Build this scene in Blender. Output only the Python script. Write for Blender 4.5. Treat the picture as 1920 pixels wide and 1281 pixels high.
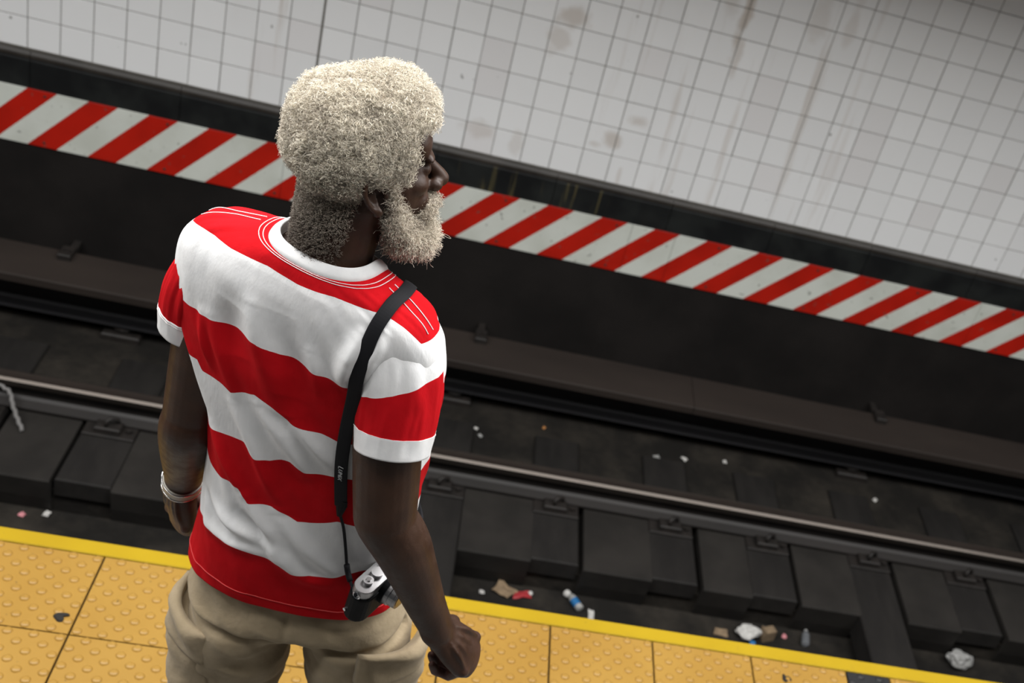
import bpy, bmesh, math, random
import numpy as np
from mathutils import Vector, Matrix

for o in list(bpy.data.objects): bpy.data.objects.remove(o, do_unlink=True)
SC = bpy.context.scene
COL = SC.collection
random.seed(7); RNG = np.random.default_rng(7)

# ------------------------------------------------------------------ camera
IW, IH = 1920.0, 1281.0
PPX, PPY = 1280.0, 613.0            # the photograph is an off-centre crop: its optical axis
def camera_axes():
    c = np.array([PPX, PPY]); n = np.array([20., 4290.])-c; t = np.array([12133., 2890.])-c
    f = math.sqrt(-(n@t))
    z = -np.array([n[0], n[1], f]); z /= np.linalg.norm(z)
    x = np.array([t[0], t[1], f]); x -= (x@z)*z; x /= np.linalg.norm(x)
    y = np.cross(z, x)
    return f, np.stack([x, y, z], 1)
FPX, CR = camera_axes()
CAM_POS = (0.0, -2.359, 2.45)
cd = bpy.data.cameras.new('camera'); cam = bpy.data.objects.new('camera', cd); COL.objects.link(cam)
cd.sensor_width = 36.0; cd.sensor_fit = 'HORIZONTAL'; cd.lens = FPX/IW*36.0; cd.shift_x = -(PPX-IW/2)/IW; cd.shift_y = (PPY-IH/2)/IW; cd.clip_start = 0.02; cd.clip_end = 200
M = Matrix.Identity(4)
for i in range(3):
    M[i][0] = CR[0, i]; M[i][1] = -CR[1, i]; M[i][2] = -CR[2, i]; M[i][3] = CAM_POS[i]
cam.matrix_world = M
cd.dof.use_dof = True; cd.dof.focus_distance = 1.58; cd.dof.aperture_fstop = 7.0
SC.camera = cam

# ------------------------------------------------------------------ world, lights, exposure
SC.view_settings.view_transform = 'Standard'; SC.view_settings.look = 'None'
SC.view_settings.gamma = 1.0; SC.view_settings.use_curve_mapping = False
SC.view_settings.exposure = -0.08
wd = bpy.data.worlds.new('station_air'); SC.world = wd; wd.use_nodes = True
bg = wd.node_tree.nodes['Background']; bg.inputs[0].default_value = (0.80, 0.88, 1.0, 1); bg.inputs[1].default_value = 0.045
def area(name, loc, size, size_y, power, color=(1, 0.98, 0.95), rot=(0, 0, 0), spread=180):
    l = bpy.data.lights.new(name, 'AREA'); l.shape = 'RECTANGLE'; l.size = size; l.size_y = size_y
    l.energy = power; l.color = color; l.spread = math.radians(spread)
    o = bpy.data.objects.new(name, l); o.location = loc; o.rotation_euler = rot; COL.objects.link(o)
    return o
# two rows of fluorescent tubes along the platform ceiling
for x in (-4.2, -1.4, 1.4, 4.2):
    area('edge_tube_light', (x, -0.15, 3.00), 2.5, 0.60, 108, (1, .99, .975))
for x in (-3.0, 0.0, 3.0):
    area('inner_tube_light', (x, -1.50, 3.05), 2.2, 0.30, 27, (1, .99, .975))

# ------------------------------------------------------------------ helpers
def link(o, parent=None):
    COL.objects.link(o)
    if parent is not None: o.parent = parent
    return o
def tag(o, label=None, cat=None, group=None, kind=None):
    if label: o['label'] = label
    if cat: o['category'] = cat
    if group: o['group'] = group
    if kind: o['kind'] = kind
    return o
def mesh_np(name, V, F, smooth=False):
    """V (n,3); F list of tuples or an int array (m,3|4)"""
    me = bpy.data.meshes.new(name); V = np.asarray(V, np.float32)
    if isinstance(F, np.ndarray):
        m, k = F.shape
        me.vertices.add(len(V)); me.vertices.foreach_set('co', V.ravel())
        me.loops.add(m*k); me.loops.foreach_set('vertex_index', F.astype(np.int32).ravel())
        me.polygons.add(m); me.polygons.foreach_set('loop_start', np.arange(0, m*k, k, dtype=np.int32))
        me.update(calc_edges=True); me.validate()
    else:
        me.from_pydata(V.tolist(), [], F); me.update()
    if smooth: me.polygons.foreach_set('use_smooth', np.ones(len(me.polygons), bool)); me.update()
    return me
def obj(name, me, m=None, parent=None, loc=None, rot=None):
    o = bpy.data.objects.new(name, me)
    if m is not None:
        me.materials.clear(); me.materials.append(m)
    if loc is not None: o.location = loc
    if rot is not None: o.rotation_euler = rot
    return link(o, parent)
def attr(me, name, vals):
    a = me.attributes.new(name, 'FLOAT', 'POINT'); a.data.foreach_set('value', np.asarray(vals, np.float32))
class MB:
    def __init__(s): s.v = []; s.f = []
    def add(s, V, F):
        b = len(s.v); s.v += [tuple(map(float, p)) for p in V]; s.f += [tuple(i+b for i in q) for q in F]; return s
    def box(s, x0, x1, y0, y1, z0, z1):
        return s.add([(x0,y0,z0),(x1,y0,z0),(x1,y1,z0),(x0,y1,z0),(x0,y0,z1),(x1,y0,z1),(x1,y1,z1),(x0,y1,z1)],
            [(0,3,2,1),(4,5,6,7),(0,1,5,4),(1,2,6,5),(2,3,7,6),(3,0,4,7)])
    def bbox(s, x0, x1, y0, y1, z0, z1, b):
        """box with its vertical and top edges chamfered by b (12+ faces)"""
        lo = [(x0,y0),(x1,y0),(x1,y1),(x0,y1)]
        inn = [(x0+b,y0+b),(x1-b,y0+b),(x1-b,y1-b),(x0+b,y1-b)]
        V = [(p[0],p[1],z0) for p in lo]+[(p[0],p[1],z1-b) for p in lo]+[(p[0],p[1],z1) for p in inn]
        F = [(0,3,2,1),(8,9,10,11)]
        for i in range(4):
            j = (i+1) % 4; F += [(i,j,4+j,4+i),(4+i,4+j,8+j,8+i)]
        return s.add(V, F)
    def prism(s, prof, a0, a1, axis='x'):
        """profile (p,q) extruded along axis x: p=y q=z"""
        n = len(prof); V = [(a0,p,q) for p, q in prof]+[(a1,p,q) for p, q in prof]
        F = [tuple(range(n)), tuple(range(2*n-1, n-1, -1))]+[(i, n+i, n+(i+1) % n, (i+1) % n) for i in range(n)]
        return s.add(V, F)
    def cyl(s, p0, p1, r0, r1=None, n=12):
        V, F = tube_geo([p0, p1], [r0, r0 if r1 is None else r1], n); return s.add(V, F)
    def build(s, name, m, parent=None, smooth=False, loc=None, rot=None, fix=True):
        me = bpy.data.meshes.new(name); me.from_pydata(s.v, [], s.f); me.update()
        if fix:
            bm = bmesh.new(); bm.from_mesh(me); bmesh.ops.recalc_face_normals(bm, faces=bm.faces); bm.to_mesh(me); bm.free()
        if smooth:
            for p in me.polygons: p.use_smooth = True
        return obj(name, me, m, parent, loc, rot)
def nrm(v):
    v = np.asarray(v, float); return v/max(np.linalg.norm(v), 1e-12)
def resample(P, n):
    P = np.asarray(P, float); k = np.arange(len(P)); x = np.linspace(0, len(P)-1, n); return catmull(k, P, x)
def catmull(keys, vals, x):
    keys = np.asarray(keys, float); vals = np.asarray(vals, float)
    if vals.ndim == 1: return catmull(keys, vals[:, None], x)[:, 0]
    m = np.zeros_like(vals); d = (vals[1:]-vals[:-1])/(keys[1:]-keys[:-1])[:, None]
    m[0] = d[0]; m[-1] = d[-1]; m[1:-1] = (d[1:]+d[:-1])/2
    i = np.clip(np.searchsorted(keys, x)-1, 0, len(keys)-2); h = (keys[i+1]-keys[i]); t = ((x-keys[i])/h)[:, None]; h = h[:, None]
    return (2*t**3-3*t**2+1)*vals[i]+(t**3-2*t**2+t)*h*m[i]+(-2*t**3+3*t**2)*vals[i+1]+(t**3-t**2)*h*m[i+1]
def frames(P, ref=None):
    P = np.asarray(P, float); T = np.gradient(P, axis=0); T /= np.linalg.norm(T, axis=1)[:, None]+1e-12
    a = nrm(ref) if ref is not None else (np.array([0, 0, 1.]) if abs(T[0][2]) < .9 else np.array([1., 0, 0]))
    A = []; 
    for t in T:
        a = nrm(a-(a@t)*t); A.append(a)
    A = np.array(A); Bv = np.cross(T, A)
    return T, A, Bv
def tube_geo(P, rad, n=12, ref=None, cap=True, round_ends=False):
    """tube through P; rad scalars or (ra, rb) pairs (ra along ref)"""
    P = np.asarray(P, float); T, A, Bv = frames(P, ref); r = np.asarray(rad, float)
    if r.ndim == 1: r = np.stack([r, r], 1)
    if round_ends:
        ps, rs, As, Bs = [], [], [], []
        for q in (0.0, .5, .85):
            ps.append(P[0]-T[0]*r[0].mean()*math.sqrt(1-q*q)*.9); rs.append(r[0]*max(q, .08)); As.append(A[0]); Bs.append(Bv[0])
        for k in range(len(P)): ps.append(P[k]); rs.append(r[k]); As.append(A[k]); Bs.append(Bv[k])
        for q in (.85, .5, 0.0):
            ps.append(P[-1]+T[-1]*r[-1].mean()*math.sqrt(1-q*q)*.9); rs.append(r[-1]*max(q, .08)); As.append(A[-1]); Bs.append(Bv[-1])
        P, r, A, Bv = map(np.array, (ps, rs, As, Bs))
    a = np.linspace(0, 2*math.pi, n, endpoint=False)
    V = (P[:, None, :]+(np.cos(a)[None, :, None]*r[:, 0][:, None, None])*A[:, None, :]+(np.sin(a)[None, :, None]*r[:, 1][:, None, None])*Bv[:, None, :]).reshape(-1, 3)
    F = []
    for i in range(len(P)-1):
        for j in range(n):
            k = (j+1) % n; F.append((i*n+j, i*n+k, (i+1)*n+k, (i+1)*n+j))
    if cap: F += [tuple(range(n-1, -1, -1)), tuple(range((len(P)-1)*n, len(P)*n))]
    return V, F
def ellipsoid_geo(c, r, Rm=None, nu=20, nv=12):
    V = []; F = []
    for i in range(nv+1):
        p = math.pi*i/nv
        for j in range(nu):
            a = 2*math.pi*j/nu; V.append((math.sin(p)*math.cos(a), math.sin(p)*math.sin(a), math.cos(p)))
    V = np.array(V)*np.array(r)
    if Rm is not None: V = V@np.asarray(Rm).T
    V = V+np.array(c)
    for i in range(nv):
        for j in range(nu):
            k = (j+1) % nu; F.append((i*nu+j, (i+1)*nu+j, (i+1)*nu+k, i*nu+k))
    # weld poles
    top = list(range(nu)); bot = list(range(nv*nu, (nv+1)*nu))
    F2 = []
    for q in F:
        q2 = []
        for i in q:
            i = 0 if i in range(nu) else (nv*nu if i >= nv*nu else i)
            if i not in q2: q2.append(i)
        if len(q2) > 2: F2.append(tuple(q2))
    return V, F2
def grid_faces(rows, cols, wrap=True):
    i = np.arange(rows-1)[:, None]; j = np.arange(cols if wrap else cols-1)[None, :]; k = (j+1) % cols
    return np.stack([i*cols+j, i*cols+k, (i+1)*cols+k, (i+1)*cols+j], -1).reshape(-1, 4)
def hash3(i, j, k, seed):
    n = (i*374761393+j*668265263+k*2147483647+seed*1274126177) & 0xffffffff
    n = ((n ^ (n >> 13))*1274126177) & 0xffffffff
    return ((n ^ (n >> 16)) & 0xffff)/65535.0
def vnoise(P, seed=0):
    """smooth value noise in -1..1"""
    P = np.asarray(P, float); I = np.floor(P).astype(np.int64); f_ = P-I; u = f_*f_*(3-2*f_); r = 0
    for a in (0, 1):
        for b in (0, 1):
            for c in (0, 1):
                w = (u[:, 0] if a else 1-u[:, 0])*(u[:, 1] if b else 1-u[:, 1])*(u[:, 2] if c else 1-u[:, 2])
                r = r+w*hash3(I[:, 0]+a, I[:, 1]+b, I[:, 2]+c, seed)
    return r*2-1

# ------------------------------------------------------------------ materials
class NT:
    def __init__(s, name):
        s.m = bpy.data.materials.new(name); s.m.use_nodes = True; s.t = s.m.node_tree; s.n = s.t.nodes
        s.b = s.n['Principled BSDF']
    def node(s, kind, **kw):
        n = s.n.new(kind)
        for k, v in kw.items(): setattr(n, k, v)
        return n
    def put(s, sock, v):
        if isinstance(v, bpy.types.NodeSocket): s.t.links.new(v, sock)
        elif isinstance(v, (tuple, list)) and len(v) == 3 and sock.type == 'RGBA': sock.default_value = (*v, 1)
        else: sock.default_value = v
    def math(s, op, a, b=None, c=None, clamp=False):
        n = s.node('ShaderNodeMath', operation=op, use_clamp=clamp)
        for i, v in enumerate((a, b, c)):
            if v is not None: s.put(n.inputs[i], v)
        return n.outputs[0]
    def mix(s, f, a, b, mode='MIX'):
        n = s.node('ShaderNodeMix', data_type='RGBA', blend_type=mode)
        s.put(n.inputs[0], f); s.put(n.inputs[6], a); s.put(n.inputs[7], b); return n.outputs[2]
    def ramp(s, v, lo, hi, a=0.0, b=1.0):
        n = s.node('ShaderNodeMapRange', interpolation_type='SMOOTHSTEP')
        for i, q in enumerate((v, lo, hi, a, b)): s.put(n.inputs[i], q)
        return n.outputs[0]
    def pos(s):
        if not hasattr(s, '_p'): s._p = s.node('ShaderNodeNewGeometry').outputs['Position']
        return s._p
    def objc(s): return s.node('ShaderNodeTexCoord').outputs['Object']
    def noise(s, vec, scale, detail=4, rough=.55, stretch=None):
        if stretch:
            mp = s.node('ShaderNodeMapping'); s.put(mp.inputs[0], vec); mp.inputs['Scale'].default_value = stretch; vec = mp.outputs[0]
        n = s.node('ShaderNodeTexNoise'); s.put(n.inputs['Vector'], vec); n.inputs['Scale'].default_value = scale
        n.inputs['Detail'].default_value = detail; n.inputs['Roughness'].default_value = rough; return n.outputs[0]
    def attr(s, name):
        n = s.node('ShaderNodeAttribute'); n.attribute_name = name; return n.outputs['Fac']
    def bump(s, h, strength=.3, dist=.002):
        n = s.node('ShaderNodeBump'); n.inputs['Strength'].default_value = strength; n.inputs['Distance'].default_value = dist
        s.put(n.inputs['Height'], h); s.t.links.new(n.outputs[0], s.b.inputs['Normal'])
    def set(s, color=None, rough=None, metal=None, spec=None, **kw):
        if color is not None: s.put(s.b.inputs['Base Color'], color)
        if rough is not None: s.put(s.b.inputs['Roughness'], rough)
        if metal is not None: s.put(s.b.inputs['Metallic'], metal)
        if spec is not None: s.put(s.b.inputs['Specular IOR Level'], spec)
        for k, v in kw.items(): s.put(s.b.inputs[k], v)
        return s.m
def rough_mat(name, c0, c1, scale=8, rough=.8, bump=.3, dist=.003, spec=.3, metal=0.0, lo=.3, hi=.7, stretch=None, detail=6):
    t = NT(name); n = t.noise(t.pos(), scale, detail, .6, stretch); f = t.ramp(n, lo, hi)
    t.set(t.mix(f, c0, c1), rough, metal, spec)
    if bump: t.bump(t.noise(t.pos(), scale*6, 4), bump, dist)
    return t.m
def plain(name, c, rough=.6, metal=0.0, spec=.4, **kw): return NT(name).set(c, rough, metal, spec, **kw)
MT = {}
def wall_tile_mat():
    t = NT('glazed_white_tile'); p = t.pos(); sep = t.node('ShaderNodeSeparateXYZ'); t.put(sep.inputs[0], p); X, Zc = sep.outputs[0], sep.outputs[2]
    oi = t.node('ShaderNodeObjectInfo'); rnd = oi.outputs['Random']
    base = t.mix(rnd, (.805, .81, .81), (.85, .855, .855))
    pink = t.ramp(t.math('FRACT', t.math('MULTIPLY', rnd, 7.31)), .88, .92)
    base = t.mix(t.math('MULTIPLY', pink, .25), base, (.60, .55, .545))
    warp = t.noise(p, 9, 3)
    tot = None
    # crescent and patch shaped rust stains (x, z, rx, rz, strength)
    for x, z, rx, rz, k in STAINS:
        dx = t.math('DIVIDE', t.math('SUBTRACT', X, x), rx); dz = t.math('DIVIDE', t.math('SUBTRACT', Zc, z), rz)
        d = t.math('SQRT', t.math('ADD', t.math('MULTIPLY', dx, dx), t.math('MULTIPLY', dz, dz)))
        d = t.math('ADD', d, t.math('MULTIPLY', t.math('SUBTRACT', warp, .5), 2.2))
        m_ = t.ramp(d, .35, 1.2, k, 0)
        tot = m_ if tot is None else t.math('MAXIMUM', tot, m_)
    st = t.ramp(t.noise(p, 1.0, 4, .6, (15, 1, .9)), .54, .70)
    win = t.math('MULTIPLY', t.ramp(X, .45, .8), t.ramp(X, 2.0, 1.4))
    win = t.math('MAXIMUM', win, t.math('MULTIPLY', t.ramp(X, -1.1, -.85), t.ramp(X, -.66, -.75)))
    streak = t.math('MULTIPLY', t.math('MULTIPLY', st, win), .38)
    base = t.mix(t.math('MULTIPLY', t.math('MAXIMUM', tot, streak), .9), base, (.40, .31, .23))
    chip = t.ramp(t.noise(p, 26, 2, .4), .765, .79)
    base = t.mix(t.math('MULTIPLY', chip, .75), base, (.12, .12, .10))
    t.set(base, t.ramp(t.noise(p, 3, 3), .3, .7, .30, .45), 0, .4)
    t.bump(t.noise(p, 2.2, 2), .15, .004); return t.m
STAINS = [(0.356, 0.709, 0.075, 0.07, 0.5), (0.321, 0.609, 0.06, 0.075, 0.35), (0.297, 0.558, 0.04, 0.05, 0.2), (0.663, 0.206, 0.06, 0.05, 0.5), (0.746, 0.319, 0.06, 0.035, 0.4), (0.586, 0.164, 0.04, 0.02, 0.3), (0.072, 0.098, 0.08, 0.05, 0.3), (0.236, 0.073, 0.035, 0.07, 0.25), (1.075, 0.914, 0.028, 0.2, 0.65), (1.093, 0.744, 0.02, 0.14, 0.4), (1.002, 0.955, 0.05, 0.06, 0.3), (1.391, 0.998, 0.05, 0.12, 0.25), (1.535, 1.012, 0.03, 0.14, 0.25), (0.732, 0.035, 0.012, 0.06, 0.3), (0.42, -0.088, 0.02, 0.05, 0.2)]
def stripe_mat():
    t = NT('red_and_white_hazard_paint'); p = t.pos(); sep = t.node('ShaderNodeSeparateXYZ'); t.put(sep.inputs[0], p)
    X, Zc = sep.outputs[0], sep.outputs[2]
    w = t.math('MULTIPLY', t.math('SUBTRACT', t.noise(p, 80, 2), .5), .015)
    ph = t.math('ADD', t.math('MULTIPLY', X, 3.909), t.math('MULTIPLY', t.math('MULTIPLY', X, X), -.0307))
    ph = t.math('ADD', t.math('ADD', ph, t.math('MULTIPLY', Zc, -3.673)), t.math('ADD', w, 6.58+40))
    fr = t.math('FRACT', ph)
    red = t.math('LESS_THAN', fr, .485)
    white = t.mix(t.ramp(t.noise(p, 4, 5), .35, .75), (.64, .665, .61), (.54, .56, .50))
    redc = t.mix(t.ramp(t.noise(p, 6, 5), .3, .8), (.47, .013, .005), (.36, .010, .004))
    c = t.mix(red, white, redc)
    c = t.mix(t.math('MULTIPLY', t.ramp(t.noise(p, 38, 2, .4), .70, .76), .6), c, (.08, .075, .06))
    t.set(c, .42, 0, .4); return t.m
MT['tile'] = wall_tile_mat()
MT['grout'] = rough_mat('dark_grout', (.10,.095,.08), (.17,.16,.14), 10, .9, 0)
MT['stripe'] = stripe_mat()
MT['black_trim'] = rough_mat('black_glazed_trim', (.012,.012,.012), (.022,.023,.022), 3, .32, .1, .002, .4)
def grime_trim():
    t = NT('black_trim_with_drips'); p = t.pos(); sep = t.node('ShaderNodeSeparateXYZ'); t.put(sep.inputs[0], p)
    base = t.mix(t.ramp(t.noise(p, 5, 4), .35, .7), (.010,.0105,.011), (.020,.022,.021))
    dr = t.ramp(t.noise(p, 1, 4, .55, (26, 1, 1.6)), .57, .70)
    win = t.math('MULTIPLY', t.ramp(sep.outputs[0], -.05, .1), t.ramp(sep.outputs[0], .95, .7))
    base = t.mix(t.math('MULTIPLY', t.math('MULTIPLY', dr, win), .6), base, (.12, .10, .045))
    t.set(base, .33, 0, .4); return t.m
MT['drip_trim'] = grime_trim()
MT['cap_trim'] = rough_mat('sooty_trim_cap', (.018,.015,.012), (.035,.030,.025), 5, .45, .2, .002, .35)
MT['low_wall'] = rough_mat('soot_black_wall', (.0065,.0056,.0052), (.0135,.0115,.0105), 2.2, .6, .15, .003, .3)
MT['concrete_dark'] = rough_mat('sooty_concrete', (.013,.0115,.0100), (.022,.0195,.017), 4, .72, .4, .004, .3)
MT['bed'] = rough_mat('grimy_track_bed', (.008,.0070,.0058), (.032,.027,.021), 4.5, .85, .6, .008, .25, lo=.35, hi=.8)
MT['tie'] = rough_mat('creosoted_timber', (.009,.0080,.0073), (.016,.0143,.0128), 3, .7, .4, .004, .3, stretch=(4, 1, 4))
MT['iron'] = rough_mat('rusty_dark_iron', (.010,.0085,.0075), (.018,.0145,.0125), 20, .6, .3, .002, .4)
MT['rail_side'] = rough_mat('brown_rail_steel', (.012,.0105,.0095), (.019,.016,.0145), 7, .55, .2, .002, .4, stretch=(.2, 1, 1))
def rail_mat():
    t = NT('worn_rail_head'); p = t.pos(); n = t.noise(p, 2, 4, .6, (.15, 60, 60))
    c = t.mix(t.ramp(n, .3, .7), (.085,.073,.064), (.145,.127,.113)); t.set(c, t.ramp(n, .3, .7, .40, .52), 1.0, .5); return t.m
MT['rail_top'] = rail_mat()
MT['board'] = rough_mat('brown_painted_board', (.019,.014,.0115), (.028,.021,.017), 3, .7, .2, .002, .3, stretch=(.3, 1, 1))
MT['third'] = rough_mat('bluish_third_rail', (.028,.028,.031), (.040,.039,.042), 5, .45, .1, .002, .5, stretch=(.1, 1, 1))
def tact_mat(name, a, b):
    t = NT(name); p = t.pos(); c = t.mix(t.ramp(t.noise(p, 3, 5), .3, .75), a, b)
    c = t.mix(t.math('MULTIPLY', t.ramp(t.noise(p, 26, 4, .6), .62, .80), .35), c, (.22, .14, .03))
    c = t.mix(t.math('MULTIPLY', t.ramp(t.noise(p, 60, 2, .4), .745, .77), .6), c, (.05, .04, .02))
    t.set(c, .42, 0, .4); t.bump(t.noise(p, 160, 2), .08, .001); return t.m
MT['tactile'] = tact_mat('yellow_tactile_tile', (.325,.187,.037), (.285,.157,.028))
MT['edge'] = tact_mat('yellow_painted_edge', (.38,.255,.008), (.33,.215,.006))
MT['tactile_black'] = rough_mat('black_tactile_tile', (.012,.012,.013), (.02,.02,.021), 8, .5, .1)
MT['joint'] = plain('black_joint', (.012,.012,.010), .8)
MT['platform'] = rough_mat('grey_platform_concrete', (.16,.155,.15), (.24,.235,.225), 4, .8, .3)
MT['ceiling'] = rough_mat('painted_ceiling', (.30,.30,.29), (.36,.36,.35), 2, .8, .1)
MT['bolt'] = plain('dull_screw_head', (.08,.06,.05), .5, .6)
# ------------------------------------------------------------------ structure
XL, XR = -9.0, 11.0
WY = 2.8
def struct(name, mb, m, parent=None, **kw):
    o = mb.build(name, m, parent, **kw)
    if parent is None: o['kind'] = 'structure'
    return o
# platform slab
fl = struct('floor', MB().box(XL, XR, -7, .040, -.30, -.012), MT['joint'])
MB().box(XL, XR, -7, -.522, -.012, 0).build('platform_paving', MT['platform'], fl)
# yellow edge strip pieces
ex = [XL, -4.1, -.95, 2.2, 5.4, XR]
for a, b in zip(ex[:-1], ex[1:]):
    MB().bbox(a+.0003, b-.0003, .0025, .048, -.05, .001, .003).build('edge_strip', MT['edge'], fl)
MB().box(XL, XR, .0, .036, -1.45, -.05).build('platform_face', MT['low_wall'], fl)
TPX, TPY = .2858, .260
def tactile_mesh(x0, x1):
    mb = MB(); g = .0016
    mb.bbox(x0+g*1.5, x1-g*1.5, -TPY+g, -g, -.012, 0, .0010)
    p = TPX/5; rows = 10; ry = TPY/rows
    for r in range(rows):
        y = -ry*(r+.5)
        for k in range(6):
            x = p*(k+(.25 if r % 2 else .75))
            if x < x0+.010 or x > x1-.010: continue
            n = 12; V = []; F = []
            for rad, z in ((.0118, -.0002), (.0105, .0022), (.0078, .0042), (.0040, .0048)):
                V += [(x+rad*math.cos(2*math.pi*i/n), y+rad*math.sin(2*math.pi*i/n), z) for i in range(n)]
            for q in range(3): F += [(q*n+i, q*n+(i+1) % n, (q+1)*n+(i+1) % n, (q+1)*n+i) for i in range(n)]
            F.append(tuple(range(3*n, 4*n))); mb.add(V, F)
    me = bpy.data.meshes.new('tactile_tile'); me.from_pydata(mb.v, [], mb.f); me.update()
    me.polygons.foreach_set('use_smooth', [len(p.vertices) == 4 and i > 9 for i, p in enumerate(me.polygons)])
    return me
full_tile = tactile_mesh(0, TPX); full_tile.materials.append(MT['tactile'])
part_black = tactile_mesh(0, .134); part_black.materials.append(MT['tactile_black'])
part_rest = tactile_mesh(.134, TPX); part_rest.materials.append(MT['tactile'])
for r in range(2):
    for k in range(-13, 18):
        x = -.648+k*TPX; y = -r*TPY
        if r == 0 and k == 7:
            obj('tactile_tile', part_black, None, fl, (x, y, 0)); obj('tactile_tile', part_rest, None, fl, (x, y, 0)); continue
        obj('tactile_tile', full_tile, None, fl, (x, y, 0))
# far wall: backing, glazed tiles, black trim, hazard panels
wl = struct('wall_far', MB().box(XL, XR, WY+.0024, WY+.35, -1.6, 4.2), MT['grout'])
MB().box(XL, XR, WY-.012, WY+.012, -1.6, -.452).build('lower_wall', MT['low_wall'], wl)
def wtile(px, pz):
    mb = MB(); g = .0016; x0, x1, z0, z1, b = g, px-g, g, pz-g, .0016
    V = [(x0,.012,z0),(x1,.012,z0),(x1,.012,z1),(x0,.012,z1),(x0,.0016,z0),(x1,.0016,z0),(x1,.0016,z1),(x0,.0016,z1),
         (x0+b,0,z0+b),(x1-b,0,z0+b),(x1-b,0,z1-b),(x0+b,0,z1-b)]
    F = [(8,9,10,11)]
    for i in range(4):
        j = (i+1) % 4; F += [(i,j,4+j,4+i),(4+i,4+j,8+j,8+i)]
    return V, F
ROWZ = [-.0097+.1366*k for k in range(0, 25)]
GAPX = -.664
PL, PR = .1300, .1337
colsx = []
x = GAPX-.003
while x > XL: colsx.append((x-PL, PL)); x -= PL
x = GAPX+.003
while x < XR: colsx.append((x, PR)); x += PR
def project(P):
    q = CR@(np.array(P)-np.array(CAM_POS)); return IW/2+FPX*q[0]/q[2], IH/2+FPX*q[1]/q[2], q[2]
cand = []
for (x, p) in colsx:
    for z in ROWZ[:-1]:
        u, v, d = project((x+p/2, WY, z+.068)); out = max(0, -u, u-IW, -v, v-IH)
        cand.append((out, d, x, p, z))
cand.sort()
tm = {}
for p in (PL, PR):
    V, F = wtile(p, .1366); me = bpy.data.meshes.new('wall_tile'); me.from_pydata(V, [], F); me.update(); me.materials.append(MT['tile']); tm[p] = me
rest = MB()
for i, (out, d, x, p, z) in enumerate(cand):
    if i < 300:
        o = obj('wall_tile', tm[p], None, wl, (x+random.uniform(-.0006,.0006), WY+random.uniform(-.0012,.0008), z))
        o.rotation_euler = (random.uniform(-.003,.003), 0, random.uniform(-.004,.004))
    elif z < 2.4:
        V, F = wtile(p, .1366); rest.add([(a+x, b+WY, c+z) for a, b, c in V], F)
ro = rest.build('wall_tile_remainder', MT['tile'], wl, fix=False); ro['kind'] = 'stuff'
# black trim course with a sooty cap
tr = struct('trim_1', MB().box(XL, XR, WY-.004, WY+.012, -.20, -.03), MT['joint'])
sx = [XL,-6.6,-5.4,-4.2,-3.6,-3.0,-2.42,-1.82,-1.206,-.65,-.09,.46,1.016,1.52,2.018,2.58,3.15,3.72,4.3,5.5,6.7,8.0,XR]
for a, b in zip(sx[:-1], sx[1:]):
    MB().prism([(WY-.004,-.192),(WY-.016,-.192),(WY-.017,-.060),(WY-.014,-.052),(WY-.004,-.052)], a+.0015, b-.0015).build('trim_slab', MT['drip_trim'], tr)
for a, b in zip(sx[:-1], sx[1:]):
    MB().prism([(WY-.004,-.051),(WY-.014,-.051),(WY-.018,-.046),(WY-.016,-.032),(WY-.006,-.017),(WY+.012,-.015),(WY+.012,-.051)], a+.0012, b-.0012).build('trim_cap', MT['cap_trim'], tr)
# hazard panels
hz = struct('trim_2', MB().box(XL, XR, WY-.018, WY-.012, -.44, -.20), MT['iron'])
hx = [XL,-5.8,-4.0,-2.35,-.745,.86,1.075,2.68,4.3,6.5,9.0,XR]
for a, b in zip(hx[:-1], hx[1:]):
    pn = MB().bbox(a+.0008, b-.0008, -.452, -.184, 0, .004, .001).build('hazard_panel', MT['stripe'], hz)
    pn.data.transform(Matrix(((1,0,0,0),(0,0,-1,WY-.018),(0,1,0,0),(0,0,0,1)))); pn.data.update()
scr_me = None
for X in (-4.35,-3.83,-3.31,-2.79,-2.27,-1.757,-1.25,-.769,-.25,.255,.786,1.294,1.803,2.335,2.863,3.38,3.9,4.42):
    for zz in (-.207, -.430):
        V, F = tube_geo([(0,0,0),(0,-.003,0)], [.0068,.0050], 8)
        if scr_me is None:
            scr_me = bpy.data.meshes.new('screw'); scr_me.from_pydata(V.tolist(), [], F); scr_me.update(); scr_me.materials.append(MT['bolt'])
        obj('screw', scr_me, None, hz, (X, WY-.022, zz))
# ceiling over the platform and an unseen edge girder added to shade the upper wall
ce = struct('ceiling', MB().box(XL, XR, -7, .62, 3.20, 3.40), MT['ceiling'])
MB().box(XL, XR, .48, .62, 2.50, 3.20).build('shade_girder', MT['ceiling'], ce)
# track bed
tb = struct('track_bed', MB().box(XL, XR, .036, WY, -1.75, -1.45), MT['bed'])
MB().box(XL, XR, 1.605, WY-.012, -1.47, -1.335).build('far_bench', MT['bed'], tb)
MB().box(XL, XR, 2.075, WY-.012, -1.34, -1.282).build('far_bed', MT['bed'], tb)
MB().box(XL, XR, .036, 1.02, -1.47, -1.30).build('near_bench', MT['bed'], tb)

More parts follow.
